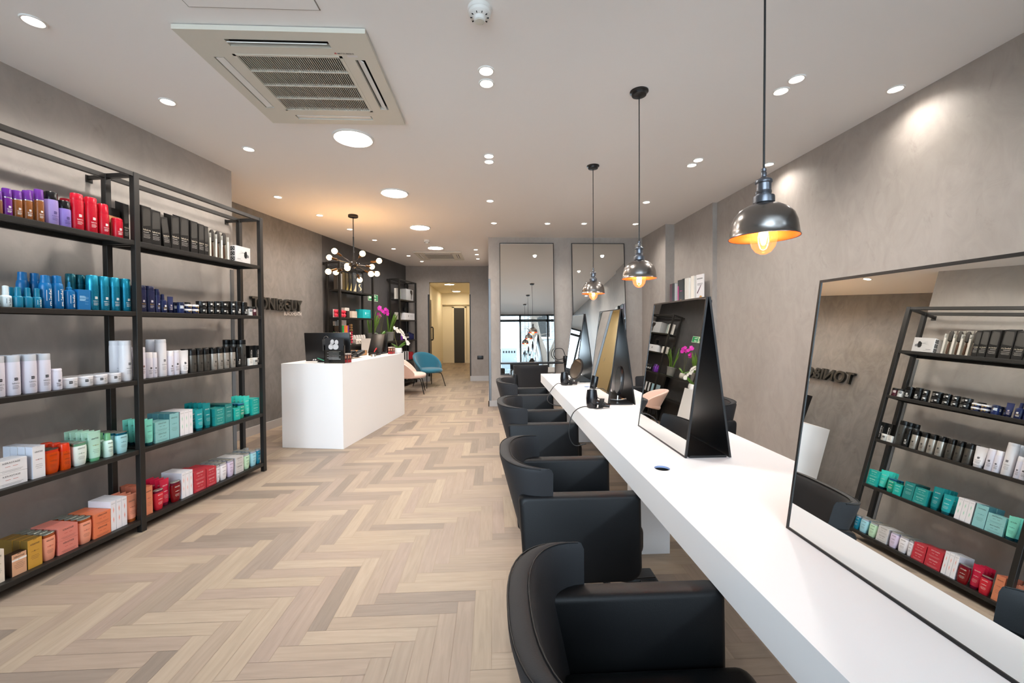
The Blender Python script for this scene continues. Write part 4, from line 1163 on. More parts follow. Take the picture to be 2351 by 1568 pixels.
bench_dryer(0.705, 4.08, -0.25, 'black hair dryer standing on the bench beside the oval hand mirror',
            [(0.79, 4.05, 0.773), (0.70, 4.02, 0.7705), (0.62, 3.98, 0.79), (0.54, 3.90, 0.73), (0.50, 3.82, 0.66), (0.54, 3.78, 0.625), (0.64, 3.76, 0.61)])
def hand_mirror(x, y, rz, lean, label):
    t = thing('hand_mirror', label, 'hand mirror', (x, y, ZT + (0.0115 if lean < 0.2 else 0.001)), rz)
    Rl = Matrix.Rotation(lean, 4, 'Y')
    bm = B()
    M0 = Matrix.Translation((0, 0, 0.012)) @ Rl @ Matrix.Translation((0, 0, 0.145))
    def ov(r, d): return [M0 @ Vector((d, 0.082 * r * cos(2 * pi * i / 36), 0.115 * r * sin(2 * pi * i / 36))) for i in range(36)]
    loft(bm, [ov(0.86, -0.009), ov(0.97, -0.010), ov(1.0, -0.003), ov(1.0, 0.006), ov(0.94, 0.011)]); f = obj('frame', bm, M_SATIN, t)
    bm = B(); loft(bm, [ov(0.86, -0.0095), ov(0.86, -0.0115)]); obj('mirror_pane', bm, M_MIRROR, f, smooth=0)
    bm = B(); tube(bm, [M0 @ Vector((0, 0.0, -0.115)), M0 @ Vector((0, 0, -0.150))], 0.010, 10); tube(bm, [(-0.05, 0.02, 0.008), (0.02, -0.01, 0.009), (0.06, -0.03, 0.02)], 0.007, 8, 0, 4); obj('handle', bm, M_STEEL, t)
hand_mirror(0.805, 4.150, 0.62, 0.36, 'oval black hand mirror leaning at the smallest tent mirror')
hand_mirror(0.951, 3.125, 0.0, 0.10, 'dark oval hand mirror standing inside the third tent mirror')
# ------------------------------------------------------------------ hair products
PC = {}
def pm(h, rough=0.35, metal=0.0, trans=0.0):
    return mat('pack_%s_%d_%d_%d' % (h[1:], rough * 100, metal * 100, trans * 100), h, rough, metal, trans)
INK, GOLD, PALE = '#3a3a3c', '#b99a52', '#efece9'
def interp(rings, z):
    for (z0, a0, b0), (z1, a1, b1) in zip(rings[:-1], rings[1:]):
        if z <= z1:
            k = (z - z0) / (z1 - z0) if z1 > z0 else 0
            return a0 + (a1 - a0) * k, b0 + (b1 - b0) * k
    return rings[-1][1:]
def curved(rings, e=2.0, off=0.0007):
    def fn(x, z):
        a, b = interp(rings, z)
        k = max(0.0, 1 - min(1.0, abs(x) / a) ** e)
        return Vector((x, -b * k ** (1 / e) - off, z))
    return fn
def flat(d, off=0.0006):
    return lambda x, z: Vector((x, -d / 2 - off, z))
def lettering(style, fn, w, h, ink, accent):
    """the printing on one pack as a mesh: style K (salon wordmark and dash) or L (block logo and wordmark)"""
    bm = B()
    if style == 'K':
        put_text(bm, 'KÉRASTASE', 0.0085, lambda u, v: fn(u, h * 0.80 + v), 0, width=w * 0.62)
        put_rect(bm, -w * 0.27, -w * 0.05, h * 0.575, h * 0.575 + 0.0022, fn, 1); put_rect(bm, w * 0.05, w * 0.27, h * 0.575, h * 0.575 + 0.0022, fn, 1)
        put_text(bm, 'K', 0.008, lambda u, v: fn(u, h * 0.56 + v), 0)
        for i, f in enumerate((0.26, 0.30, 0.22)): put_rect(bm, -w * f, w * f, h * (0.42 - 0.055 * i), h * (0.42 - 0.055 * i) + 0.0012, fn, 0)
    elif style == 'KB':   # wide box
        put_text(bm, 'KÉRASTASE', h * 0.13, lambda u, v: fn(u, h * 0.74 + v), 0, width=w * 0.55)
        put_rect(bm, -w * 0.2, -w * 0.04, h * 0.50, h * 0.50 + 0.0018, fn, 1); put_rect(bm, w * 0.04, w * 0.2, h * 0.50, h * 0.50 + 0.0018, fn, 1)
        put_rect(bm, -w * 0.36, w * 0.36, h * 0.22, h * 0.22 + 0.001, fn, 0); put_rect(bm, -w * 0.3, w * 0.3, h * 0.13, h * 0.13 + 0.001, fn, 0)
    elif style == 'KS':   # slim box with a tinted flame
        put_text(bm, 'KÉRASTASE', 0.004, lambda u, v: fn(u, h * 0.90 + v), 0, width=w * 0.7)
        for z0, z1 in ((0.58, 0.80), (0.26, 0.48)):
            q = bm.faces.new([bm.verts.new(fn(*p)) for p in ((0, h * z0), (w * 0.11, h * (z0 + z1) / 2), (0, h * z1), (-w * 0.11, h * (z0 + z1) / 2))]); q.material_index = 1
    elif style == 'KK':   # band with K
        put_text(bm, 'KÉRASTASE', 0.008, lambda u, v: fn(u, h * 0.82 + v), 0, width=w * 0.7)
        put_rect(bm, -w * 0.5, w * 0.5, h * 0.68, h * 0.77, fn, 1); put_text(bm, 'K', 0.010, lambda u, v: fn(u, h * 0.68 + v), 0)
        for i, f in enumerate((0.22, 0.36, 0.34, 0.26)): put_rect(bm, -w * f, w * f, h * (0.55 - 0.08 * i), h * (0.55 - 0.08 * i) + 0.0012, fn, 0)
    elif style in ('L', 'LJ'):
        z0, s, cx = (h * 0.44, min(0.016, w * 0.28), 0.0) if style == 'L' else (h * 0.42, h * 0.26, -w * 0.16)
        # block logo: two stacked notched bars
        for k in (0, 1):
            a = z0 + k * s * 0.55
            put_rect(bm, cx - s * 0.5, cx + s * 0.32, a + s * 0.04, a + s * 0.48, fn, 0, 3)
            put_rect(bm, cx + s * 0.32, cx + s * 0.5, a + s * (0.04 if k else 0.14), a + s * (0.38 if k else 0.48), fn, 0, 1)
        if style == 'L':
            put_text(bm, 'label.m', 0.0075, lambda u, v: fn(u, h * 0.34 + v), 1, width=w * 0.55)
            for i, f in enumerate((0.24, 0.27, 0.2)): put_rect(bm, -w * 0.26, -w * 0.26 + w * f * 1.8, h * (0.28 - 0.04 * i), h * (0.28 - 0.04 * i) + 0.0016, fn, 0)
        else:
            put_text(bm, 'label.m', h * 0.14, lambda u, v: fn(u + w * 0.16, h * 0.54 + v), 1, width=w * 0.3)
            for i in range(2): put_rect(bm, w * 0.02, w * 0.3, h * (0.40 - 0.12 * i), h * (0.40 - 0.12 * i) + 0.0018, fn, 0)
    elif style == 'V':    # big upright wordmark
        put_text(bm, 'label.m', w * 0.30, lambda u, v: fn(w * 0.16 - v + w * .1, h * 0.44 - u), 0, width=h * 0.66, bold=0.015)
        put_rect(bm, -w * 0.24, -w * 0.20, h * 0.3, h * 0.72, fn, 0, 1)
    return bm
def proto(key, parts, style=None, fn=None, w=0.05, h=0.1, ink=INK, accent=None):
    """parts: list of (name, mesh); lettering last"""
    if style:
        bm = lettering(style, fn, w, h, ink, accent or ink)
        parts = parts + [('lettering', mesh_of(bm, 'lettering', [pm(ink, 0.5), pm(accent or ink, 0.5)], 0))]
    PC[key] = parts
    return key
def carton(w, h, d, col, style=None, ink=INK, accent=None, side=None, rough=0.4):
    key = ('carton', w, h, d, col, style, side)
    if key in PC: return key
    bm = B(); bx(bm, -w / 2, w / 2, -d / 2, d / 2, 0, h, bev=0.0008)
    mats = [pm(col, rough)]
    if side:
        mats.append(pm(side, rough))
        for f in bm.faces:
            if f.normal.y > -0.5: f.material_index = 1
    me = mesh_of(bm, 'carton', mats, 0)
    bm = B(); bx(bm, -w / 2 + .001, w / 2 - .001, d / 2 - 0.0035, d / 2 - 0.003, h, h + 0.0006); bx(bm, -w * 0.12, w * 0.12, -d / 2 - 0.0004, -d / 2, h - 0.004, h - 0.0015)
    fl = mesh_of(bm, 'flap', [pm(side or col, 0.6)], 0)
    return proto(key, [('carton', me), ('flap', fl)], style, flat(d), w, h, ink, accent)
def bath(w, h, d, col, cap, lid='#8d9188', style='K', ink=INK, accent=None, trans=0.0, mcap=0.3):
    key = ('bath', w, h, d, col, cap, style)
    if key in PC: return key
    a, b = w / 2, d / 2
    R = [(0, a * .70, b * .72), (.006, a * .80, b * .84), (h * .3, a * .93, b * .95), (h * .6, a, b), (h * .80, a * .99, b), (h * .86, a * .93, b * .92)]
    bm = B(); loft(bm, [ell(x, y, z, 2.6, 28) for z, x, y in R]); body = mesh_of(bm, 'body', [pm(col, 0.22 if trans else 0.35, 0, trans)])
    bm = B(); loft(bm, [ell(a * .90, b * .90, h * .86, 2.4, 28), ell(a * .92, b * .93, h * .87, 2.4, 28), ell(a * .91, b * .92, h * .965, 2.4, 28)]); c = mesh_of(bm, 'cap', [pm(cap, 0.25, mcap)])
    bm = B(); loft(bm, [ell(a * .93, b * .95, h * .965, 2.4, 28), ell(a * .93, b * .95, h * .99, 2.4, 28), ell(a * .88, b * .88, h, 2.4, 28)]); l = mesh_of(bm, 'lid', [pm(lid, 0.3, 0.5)])
    return proto(key, [('body', body), ('cap', c), ('lid', l)], style, curved(R, 2.6), w * .8, h * .9, ink, accent)
def htube(w, h, col, cap, style='K', ink=INK, accent=None, wav=False, rough=0.3):
    key = ('htube', w, h, col, cap, style)
    if key in PC: return key
    a = w / 2
    ch = 0.020
    R = [(ch, a * .74, a * .50), (ch + .01, a * .80, a * .52), (h * .45, a * .90, a * .40), (h * .8, a * .98, a * .18), (h * .93, a, .0035), (h, a, .0022)]
    bm = B(); loft(bm, [ell(x, y, z, 2.0, 28) for z, x, y in R]); body = mesh_of(bm, 'body', [pm(col, rough)])
    bm = B(); loft(bm, [ell(a * .66, a * .45, 0, 2.0, 28), ell(a * .70, a * .48, .003, 2, 28), ell(a * .72, a * .49, ch * .9, 2, 28), ell(a * .6, a * .42, ch, 2, 28)]); c = mesh_of(bm, 'cap', [pm(cap, 0.2, 0.3)])
    bm = B(); bx(bm, -a * 0.98, a * 0.98, -0.004, 0.004, h * 0.955, h * 0.96); cr = mesh_of(bm, 'crimp', [pm(col, 0.5)], 0)
    return proto(key, [('body', body), ('cap', c), ('crimp', cr)], style, curved(R, 2.0), w * .85, h * .92, ink, accent)
def can(r, h, col, cap, capf=0.25, style='L', ink=PALE, accent=None, metal=0.0, taper=0.92, d=None, e=2.0, band=None, trans=0.0):
    """round can or bottle with a cap of nearly the same width"""
    key = ('can', r, h, col, cap, capf, style, d)
    if key in PC: return key
    b = (d / 2) if d else r
    zc = h * (1 - capf)
    R = [(0, r * .94, b * .94), (.004, r, b), (zc * .9, r, b), (zc, r * .97, b * .97)]
    bm = B(); loft(bm, [ell(x, y, z, e, 26) for z, x, y in R]); body = mesh_of(bm, 'body', [pm(col, 0.28, metal, trans)])
    bm = B(); loft(bm, [ell(r * .955, b * .955, zc, e, 26), ell(r * .965, b * .965, zc + .002, e, 26), ell(r * taper, b * taper, h - .004, e, 26), ell(r * taper * .9, b * taper * .9, h, e, 26)]); c = mesh_of(bm, 'cap', [pm(cap, 0.25, metal * 0.8)])
    parts = [('body', body), ('cap', c)]
    if band:
        bm = B(); loft(bm, [ell(r * .98, b * .98, zc - .003, e, 26), ell(r * .98, b * .98, zc + .002, e, 26)]); parts.append(('collar', mesh_of(bm, 'collar', [pm(band, 0.2, 0.9)])))
    return proto(key, parts, style, curved(R, e), r * 1.8, zc, ink, accent)
def spray(r, h, col, cap, rc=0.6, bodyf=0.56, style='L', ink=PALE, accent=None, nozzle=False):
    """bottle with shoulders and a narrower cap"""
    key = ('spray', r, h, col, cap, rc, bodyf, style)
    if key in PC: return key
    zb = h * bodyf
    R = [(0, r * .92, r * .92), (.004, r, r), (zb * .85, r, r), (zb * .95, r * .92, r * .92), (zb, r * rc * 1.05, r * rc * 1.05)]
    bm = B(); loft(bm, [ell(x, y, z, 2, 24) for z, x, y in R]); body = mesh_of(bm, 'body', [pm(col, 0.3)], 50)
    cr = r * rc
    bm = B(); loft(bm, [ell(cr, cr, zb, 2, 24), ell(cr, cr, zb + (h - zb) * .3, 2, 24), ell(cr * (.55 if nozzle else .94), cr * (.55 if nozzle else .94), zb + (h - zb) * .38, 2, 24), ell(cr * (.42 if nozzle else .9), cr * (.42 if nozzle else .9), h - .003, 2, 24), ell(cr * .35, cr * .35, h, 2, 24)])
    c = mesh_of(bm, 'cap', [pm(cap, 0.3)])
    return proto(key, [('body', body), ('cap', c)], style, curved(R, 2), r * 1.8, zb, ink, accent)
def jar(r, h, col, lid, lf=0.35, style='LJ', ink=INK, accent=None):
    key = ('jar', r, h, col, lid, style)
    if key in PC: return key
    zl_ = h * (1 - lf)
    R = [(0, r * .93, r * .93), (.003, r * .97, r * .97), (zl_, r * .97, r * .97)]
    bm = B(); loft(bm, [ell(x, y, z, 2, 28) for z, x, y in R]); body = mesh_of(bm, 'body', [pm(col, 0.3)])
    bm = B(); loft(bm, [ell(r, r, zl_ + .0008, 2, 28), ell(r, r, h - .002, 2, 28), ell(r * .95, r * .95, h, 2, 28)]); l = mesh_of(bm, 'lid', [pm(lid, 0.3)])
    return proto(key, [('body', body), ('lid', l)], style, curved(R, 2), r * 1.9, h, ink, accent)
NAMES = {'carton': 'product_box', 'bath': 'shampoo_bottle', 'htube': 'cream_tube', 'can': 'styling_can', 'spray': 'spray_bottle', 'jar': 'wax_jar'}
CATS = {'carton': 'box', 'bath': 'bottle', 'htube': 'tube', 'can': 'bottle', 'spray': 'bottle', 'jar': 'jar'}
OCC = {}
def size_of(key):
    k = ('size',) + key
    if k not in PC:
        xs, ys, zs = [], [], []
        for n, me in PC[key]:
            if n == 'lettering': continue
            for v in me.vertices: xs.append(v.co.x); ys.append(v.co.y); zs.append(v.co.z)
        PC[k] = (min(xs), max(xs), min(ys), max(ys), max(zs))
    return PC[k]
def room_for(fr, key, x, y, z, firm):
    """where the pack can stand without touching its neighbours: small shifts only; None when there is no room"""
    occ = OCC.setdefault(id(fr), [])
    x0, x1, y0, y1, h = size_of(key)
    g = 0.0012
    def hits(X, Y):
        return [o for o in occ if X + x0 < o[1] + g and X + x1 > o[0] - g and Y + y0 < o[3] + g and Y + y1 > o[2] - g and z < o[5] - 1e-4 and z + h > o[4] + 1e-4]
    for dy in (0, 0.004, 0.008, 0.012, -0.004, 0.018, 0.025, 0.035, 0.05):
        for dx in (0, 0.0015, -0.0015, 0.003, -0.003, 0.005, -0.005, 0.008, -0.008):
            if (not firm and (abs(dy) > 0.013)) : continue
            if y + dy + y1 > 0.243: continue
            if not hits(x + dx, y + dy):
                occ.append((x + dx + x0, x + dx + x1, y + dy + y0, y + dy + y1, z, z + h))
                return x + dx, y + dy
    if firm:
        occ.append((x + x0, x + x1, y + y0, y + y1, z, z + h)); return x, y
    return None
def place(key, fr, x, y, z, label, group, rz=0.0, name=None, cat=None, letters=True, firm=True):
    z += 0.0006
    q = room_for(fr, key, x, y, z, firm)
    if q is None: return None
    x, y = q
    org, ux, uy, th = fr
    p = org + ux * x + uy * y + Vector((0, 0, z))
    t = thing(name or NAMES[key[0]], label, cat or CATS[key[0]], p, th + rz, group)
    for n, me in PC[key]:
        if n == 'lettering' and not letters: continue
        link(n, me, t)
    return t
FL = (LP(SF, 0), LD, -LN, TL)
FB = (BP(BF, 0), BD, -BN, TB)
for fr, posts in ((FL, (1.275, 2.437, 3.585)), (FB, (1.83, 2.975, 4.215, 5.20))):
    for tx in posts:
        for ya, yb in ((0.0, 0.036), (0.209, 0.245)):
            OCC.setdefault(id(fr), []).append((tx - 0.018, tx + 0.018, ya, yb, 0, 2.4))
ORD = ['front of its file', 'second in its file', 'third in its file', 'fourth in its file', 'fifth in its file', 'sixth in its file']
def depth_of(key):
    k = key[0]
    return {'carton': lambda: key[3], 'bath': lambda: key[3], 'htube': lambda: key[1] * 0.53, 'can': lambda: key[7] or key[1] * 2, 'spray': lambda: key[1] * 2, 'jar': lambda: key[1] * 2}[k]()
G = {1: 'products on the top shelf of the tall rack', 2: 'products on the second shelf of the tall rack', 3: 'products on the middle shelf of the tall rack', 4: 'products on the fourth shelf of the tall rack', 5: 'products on the bottom shelf of the tall rack'}
rj = random.Random(9)
def rack_file(sh, t_, key, n, label, y0=0.034, pitch=None, rz=0.0, dz=0.0, name=None, cat=None):
    d = depth_of(key)
    pitch = pitch or d + 0.0025
    if y0 > 0.045: t_ *= 1 + (y0 - 0.034) / 2.785
    for i in range(n):
        lb = label if n == 1 else label + ', ' + ORD[i]
        place(key, FL, t_ + (rj.uniform(-.002, .002) if i else 0), y0 + d / 2 + i * pitch, RZ[sh] + dz, lb, G[sh], rz, name, cat, i < 2 or key[0] == 'htube', i == 0)
def rack_stack(sh, t_, key, label, deep=2, high=2, y0=0.034, rz=0.0):
    d, h = key[3], key[2]
    for i in range(deep):
        for j in range(high):
            place(key, FL, t_, y0 + d / 2 + i * (d + 0.003), RZ[sh] + j * (h + 0.001), ['lower', 'upper'][j] + ' ' + ['front', 'rear'][i] + ' ' + label if deep > 1 else ['lower', 'upper'][j] + ' ' + label, G[sh], rz, letters=i == 0)

# ---- bottom shelf
KP, KC, KPK = '#ec9c80', '#de7a52', '#d98274'
rack_file(5, 1.735, carton(0.055, 0.165, 0.04, '#e6d8c8', 'K', accent='#a8876a'), 2, 'cream box at the window end of the bottom shelf')
rack_file(5, 1.820, carton(0.059, 0.112, 0.045, '#d8a684', 'KK', accent='#f0e8e0', side='#35241b'), 1, 'short peach box with a white K band before the gold boxes')
rack_file(5, 1.885, carton(0.061, 0.152, 0.044, '#c9973c', 'K', accent='#a57a2c', side='#7d5f27', rough=0.3), 5, 'tall gold box beside the first peach bottle')
rack_file(5, 1.952, bath(0.064, 0.148, 0.038, KP, '#a9562b', accent='#c0392b'), 5, 'peach bottle with copper collar beside the gold boxes')
rack_stack(5, 2.036, carton(0.094, 0.074, 0.088, KPK, 'KB', accent='#b8433a'), 'dusty pink box between the two files of peach bottles')
rack_file(5, 2.128, bath(0.070, 0.150, 0.038, KP, '#a9562b', accent='#c0392b', style='K'), 5, 'peach bottle with copper collar beside the coral boxes')
rack_stack(5, 2.213, carton(0.093, 0.073, 0.088, KC, 'KB', accent='#a8382a'), 'coral box beside the white slim boxes')
for k, nm in enumerate(('first', 'second', 'third')):
    rack_file(5, 2.278 + k * 0.033, carton(0.031, 0.186, 0.16, '#ebe9ee', 'KS', accent='#f0a79a'), 1, nm + ' white slim box with pink flames before the peach tubes', y0=0.036)
rack_file(5, 2.402, htube(0.070, 0.178, KP, '#b9612f', accent='#b03325'), 5, 'peach tube with a copper cap beside the middle upright', pitch=0.0395)
rack_file(5, 2.502, carton(0.052, 0.192, 0.045, '#dd8a68', 'K', accent='#b8433a', side='#c06a50'), 4, 'tall coral box partly behind the middle upright', pitch=0.05)
rack_file(5, 2.578, bath(0.066, 0.140, 0.038, '#c71f33', '#7d1238', ink=PALE), 1, 'small red bottle with a plum cap before the red tubes', y0=0.028)
rack_file(5, 2.630, htube(0.068, 0.186, '#c81f45', '#7d1238', ink=PALE), 5, 'crimson tube with a plum cap behind the small red bottle', y0=0.055, pitch=0.0395)
rack_file(5, 2.714, bath(0.074, 0.146, 0.038, '#8e0b14', '#6b1030', ink=PALE, trans=0.35), 3, 'dark red clear bottle beside the white slim boxes')
for k, nm in enumerate(('first', 'second', 'third')):
    rack_file(5, 2.768 + k * 0.031, carton(0.029, 0.190, 0.17, '#ecebf0', 'KS', accent='#f2b1ab'), 1, nm + ' white slim box with pink flames before the red boxes', y0=0.036)
rack_stack(5, 2.907, carton(0.108, 0.079, 0.09, '#b9303e', 'KB', ink='#e9c9c9'), 'red box next to the white slim boxes')
rack_stack(5, 3.014, carton(0.092, 0.073, 0.09, '#bb313f', 'KB', ink='#e9c9c9'), 'red box next to the white bottles')
rack_file(5, 3.083, bath(0.040, 0.140, 0.038, '#e6e5ec', '#c9cad6', lid='#9b9d98'), 4, 'white bottle with a silver lid squeezed behind the red boxes', y0=0.034, pitch=0.0405)
rack_file(5, 3.142, bath(0.074, 0.142, 0.038, '#eceaf0', '#c9cad6', lid='#9b9d98'), 5, 'white bottle with a silver lid beside the lilac bottles')
rack_file(5, 3.219, bath(0.068, 0.142, 0.038, '#d8cbe6', '#b9bcd2', lid='#9b9d98'), 5, 'lilac bottle beside the grey boxes')
rack_stack(5, 3.310, carton(0.092, 0.070, 0.088, '#c9c8c8', 'KB'), 'grey box between the lilac and the green bottles')
rack_file(5, 3.404, bath(0.072, 0.138, 0.038, '#bfe3c4', '#b9c6cf', lid='#9b9d98'), 5, 'pale green bottle beside the light blue bottles')
rack_file(5, 3.487, bath(0.074, 0.138, 0.038, '#9fd6e6', '#aebfd6', lid='#9b9d98'), 5, 'light blue bottle second from the desk end of the bottom shelf')
rack_file(5, 3.547, bath(0.058, 0.138, 0.038, '#1284a6', '#aebfd6', lid='#9b9d98', ink=PALE), 4, 'deep blue bottle at the desk end of the bottom shelf')
# ---- fourth shelf
rack_stack(4, 1.800, carton(0.125, 0.066, 0.09, '#e8e6e8', 'KB', accent='#b8432f'), 'wide white box at the window end of the fourth shelf', deep=1)
rack_file(4, 1.912, carton(0.054, 0.172, 0.043, '#e9e8ea', 'K', accent='#b8432f', side='#c9ccd6'), 5, 'tall white box with an orange dash beside the orange bottle')
rack_file(4, 1.974, bath(0.072, 0.136, 0.038, '#ee5208', '#e2401c', ink='#8c3a10', lid='#4a4f4a', trans=0.3), 3, 'orange bottle with a flat lid beside the white boxes')
rack_file(4, 2.041, can(0.026, 0.148, '#ee5208', '#e23a12', capf=0.28, style='K', ink='#8c3a10', trans=0.3, taper=0.86, e=2.6), 3, 'orange spray bottle with a red orange cap', pitch=0.056)
rack_file(4, 2.112, bath(0.072, 0.134, 0.038, '#e3efe8', '#78b99a', accent='#3a9a6c', mcap=0.6), 4, 'white bottle with a green metal lid beside the mint tubes')
rack_file(4, 2.192, htube(0.071, 0.178, '#b4e0cd', '#6fbf8f', accent='#9aa44a'), 5, 'pale mint tube with a green cap on the fourth shelf', pitch=0.0395)
rack_file(4, 2.272, spray(0.025, 0.148, '#d5eee2', '#77b886', 0.62, 0.70, style='K', ink=INK), 3, 'small mint spray bottle with a green cap', pitch=0.055)
rack_file(4, 2.348, bath(0.070, 0.136, 0.038, '#a7dbe2', '#14708f', ink=INK, accent='#0f6a86', mcap=0.6), 4, 'aqua bottle with a blue metal lid before the turquoise tubes')
rack_file(4, 2.520, htube(0.064, 0.176, '#7fdccb', '#0f4f5c', accent='#0f4f5c'), 6, 'turquoise tube with a dark cap around the middle upright', y0=0.030, pitch=0.0395)
rack_stack(4, 2.607, carton(0.104, 0.072, 0.09, '#8cc5c6', 'KB'), 'aqua box between the turquoise tube and the tall aqua boxes', deep=1)
rack_file(4, 2.701, carton(0.074, 0.182, 0.043, '#8cc3c6', 'K', accent='#3c8d96', side='#4c8088'), 5, 'tall aqua box beside the white slim boxes')
for k, nm in enumerate(('first', 'second', 'third')):
    rack_file(4, 2.766 + k * 0.036, carton(0.034, 0.182, 0.16, '#efedf1', 'KS', accent='#a9dcc6'), 1, nm + ' white slim box with green flames before the teal tubes', y0=0.036)
rack_file(4, 2.922, htube(0.074, 0.166, '#1b9aa0', '#0d5a66', ink=PALE), 3, 'teal tube with a dark cap beside the white slim boxes', y0=0.030, pitch=0.05)
rack_file(4, 3.010, htube(0.072, 0.196, '#12868c', '#0f7c84', ink=PALE), 5, 'tall glossy teal tube before the teal boxes', y0=0.045, pitch=0.0395)
rack_stack(4, 3.108, carton(0.100, 0.069, 0.09, '#1f8f8c', 'KB', ink='#bfe3dd'), 'teal box beside the tall teal tubes', deep=1)
rack_file(4, 3.202, carton(0.080, 0.156, 0.043, '#23807e', 'K', ink='#bfe3dd', side='#145654'), 5, 'tall dark teal box before the small bright teal box')
rack_file(4, 3.286, carton(0.062, 0.102, 0.06, '#17a99e', 'K', ink='#c9efe6'), 1, 'small bright teal box before the blue lidded bottles', y0=0.026)
rack_file(4, 3.352, bath(0.070, 0.132, 0.038, '#28b59a', '#14638a', ink=PALE, lid='#2f7f9c', trans=0.3, mcap=0.6), 3, 'teal clear bottle with a blue lid', y0=0.034)
rack_file(4, 3.425, htube(0.072, 0.180, '#3fcfc0', '#0c3f4c', ink=PALE), 5, 'bright turquoise tube at the desk end of the fourth shelf', y0=0.05, pitch=0.0395)
rack_stack(4, 3.515, carton(0.092, 0.074, 0.09, '#1aa59c', 'KB', ink='#c9efe6'), 'turquoise box at the desk end of the fourth shelf', deep=1)
# ---- middle shelf
LW = '#e3e1ee'
for k, (tt, nm) in enumerate(((1.768, 'first'), (1.827, 'second'), (1.897, 'third'), (1.953, 'fourth'))):
    rack_file(3, tt, can(0.0295, 0.206, LW, '#ccd1da', capf=0.17, style='L', ink='#33333a', taper=0.97, d=0.048), 2, nm + ' tall white bottle from the window end of the middle shelf', pitch=0.056)
rack_file(3, 2.006, can(0.0245, 0.118, LW, '#e4e2ee', capf=0.15, style='L', ink='#44444a', taper=0.98), 1, 'short white bottle between the tall bottles and the jars')
for k, nm in enumerate(('first', 'second', 'third', 'fourth')):
    rack_file(3, 2.0825 + k * 0.0805, jar(0.0392, 0.058, '#efeef2', '#e6e5ea', 0.22), 2, nm + ' low white jar on the middle shelf from the window end', pitch=0.08)
rack_file(3, 2.392, can(0.033, 0.262, '#eeecf0', '#e9e8ec', capf=0.12, style='L', ink='#77777a', taper=0.97), 2, 'very tall white can beside the middle upright', pitch=0.07)
rack_file(3, 2.400, can(0.026, 0.216, '#cfcfe6', '#c9c9e0', capf=0.17, style='L', ink='#33333a', taper=0.97), 2, 'white bottle with shade in its colour behind the middle upright', y0=0.10, pitch=0.056)  # white bottle standing in shade; the shade is put into its lilac colour
rack_file(3, 2.490, can(0.022, 0.214, LW, '#e3e1ea', capf=0.17, style='L', ink='#7a4a48', taper=0.97), 1, 'white bottle peeping out beside the middle upright')
rack_file(3, 2.534, can(0.0255, 0.176, LW, '#efedf2', capf=0.22, style='L', ink='#3a3a40', taper=0.96), 2, 'white bottle first after the middle upright', pitch=0.055)
rack_file(3, 2.573, can(0.0195, 0.174, LW, '#efedf2', capf=0.22, style='L', ink='#3a3a40', taper=0.96), 2, 'slim white bottle before the very tall white can', pitch=0.055)
rack_file(3, 2.630, can(0.0325, 0.262, '#efedf1', '#e9e8ec', capf=0.10, style='L', ink='#66666a', taper=0.97), 2, 'very tall white can in the desk half of the middle shelf', pitch=0.07)
rack_file(3, 2.687, can(0.0225, 0.178, LW, '#efedf2', capf=0.22, style='L', ink='#26262a', taper=0.97), 2, 'white bottle just past the very tall white can', pitch=0.055)
rack_file(3, 2.738, can(0.0275, 0.178, LW, '#e6e5ec', capf=0.10, style='L', ink='#26262a', taper=0.97, d=0.045), 2, 'white bottle beside the white squeeze tube', pitch=0.055)
rack_file(3, 2.803, htube(0.078, 0.174, '#efeef2', '#e9e8ee', style='L', ink='#33333a'), 2, 'white squeeze tube before the dark grey cans', pitch=0.055)
for k, (tt, nm) in enumerate(((2.884, 'first'), (2.946, 'second'), (3.005, 'third'))):
    rack_file(3, tt, can(0.0285, 0.180, '#5b5751', '#1b1b1b', capf=0.27, style='L', ink='#1d1c1b', metal=0.5, taper=0.95), 2, nm + ' dark grey can with a black cap on the middle shelf', pitch=0.062)
for k, (tt, nm) in enumerate(((3.078, 'first'), (3.140, 'second'), (3.204, 'third'), (3.275, 'fourth'))):
    rack_file(3, tt, can(0.0285, 0.180, '#b5afa6', '#1b1b1b', capf=0.27, style='L', ink='#2b2a29', metal=0.55, taper=0.95), 2, nm + ' silver can with a black cap on the middle shelf', pitch=0.062)
rack_file(3, 3.333, can(0.0225, 0.174, '#151515', '#111111', capf=0.30, style='L', taper=0.95), 1, 'slim black bottle after the silver cans')
rack_file(3, 3.395, can(0.0335, 0.236, '#4c4a46', '#171717', capf=0.18, style='L', ink='#1a1a1a', metal=0.4, taper=0.97), 3, 'tall charcoal can beside the black boxes', pitch=0.066)
for k, (tt, nm) in enumerate(((3.470, 'first'), (3.512, 'second'), (3.553, 'third'))):
    rack_file(3, tt, carton(0.039, 0.176, 0.05, '#141414', 'V', ink='#dcdad6'), 1, nm + ' black box with upright white lettering near the end upright', y0=0.06 if k < 2 else 0.034)
rack_file(3, 3.461, carton(0.044, 0.064, 0.024, '#e7e4de', 'K'), 1, 'small white box before the black boxes', y0=0.028)
rack_file(3, 3.509, jar(0.025, 0.066, '#b9b5ae', '#c9c6c0', 0.3), 1, 'small silver jar beside the small white box', y0=0.008)
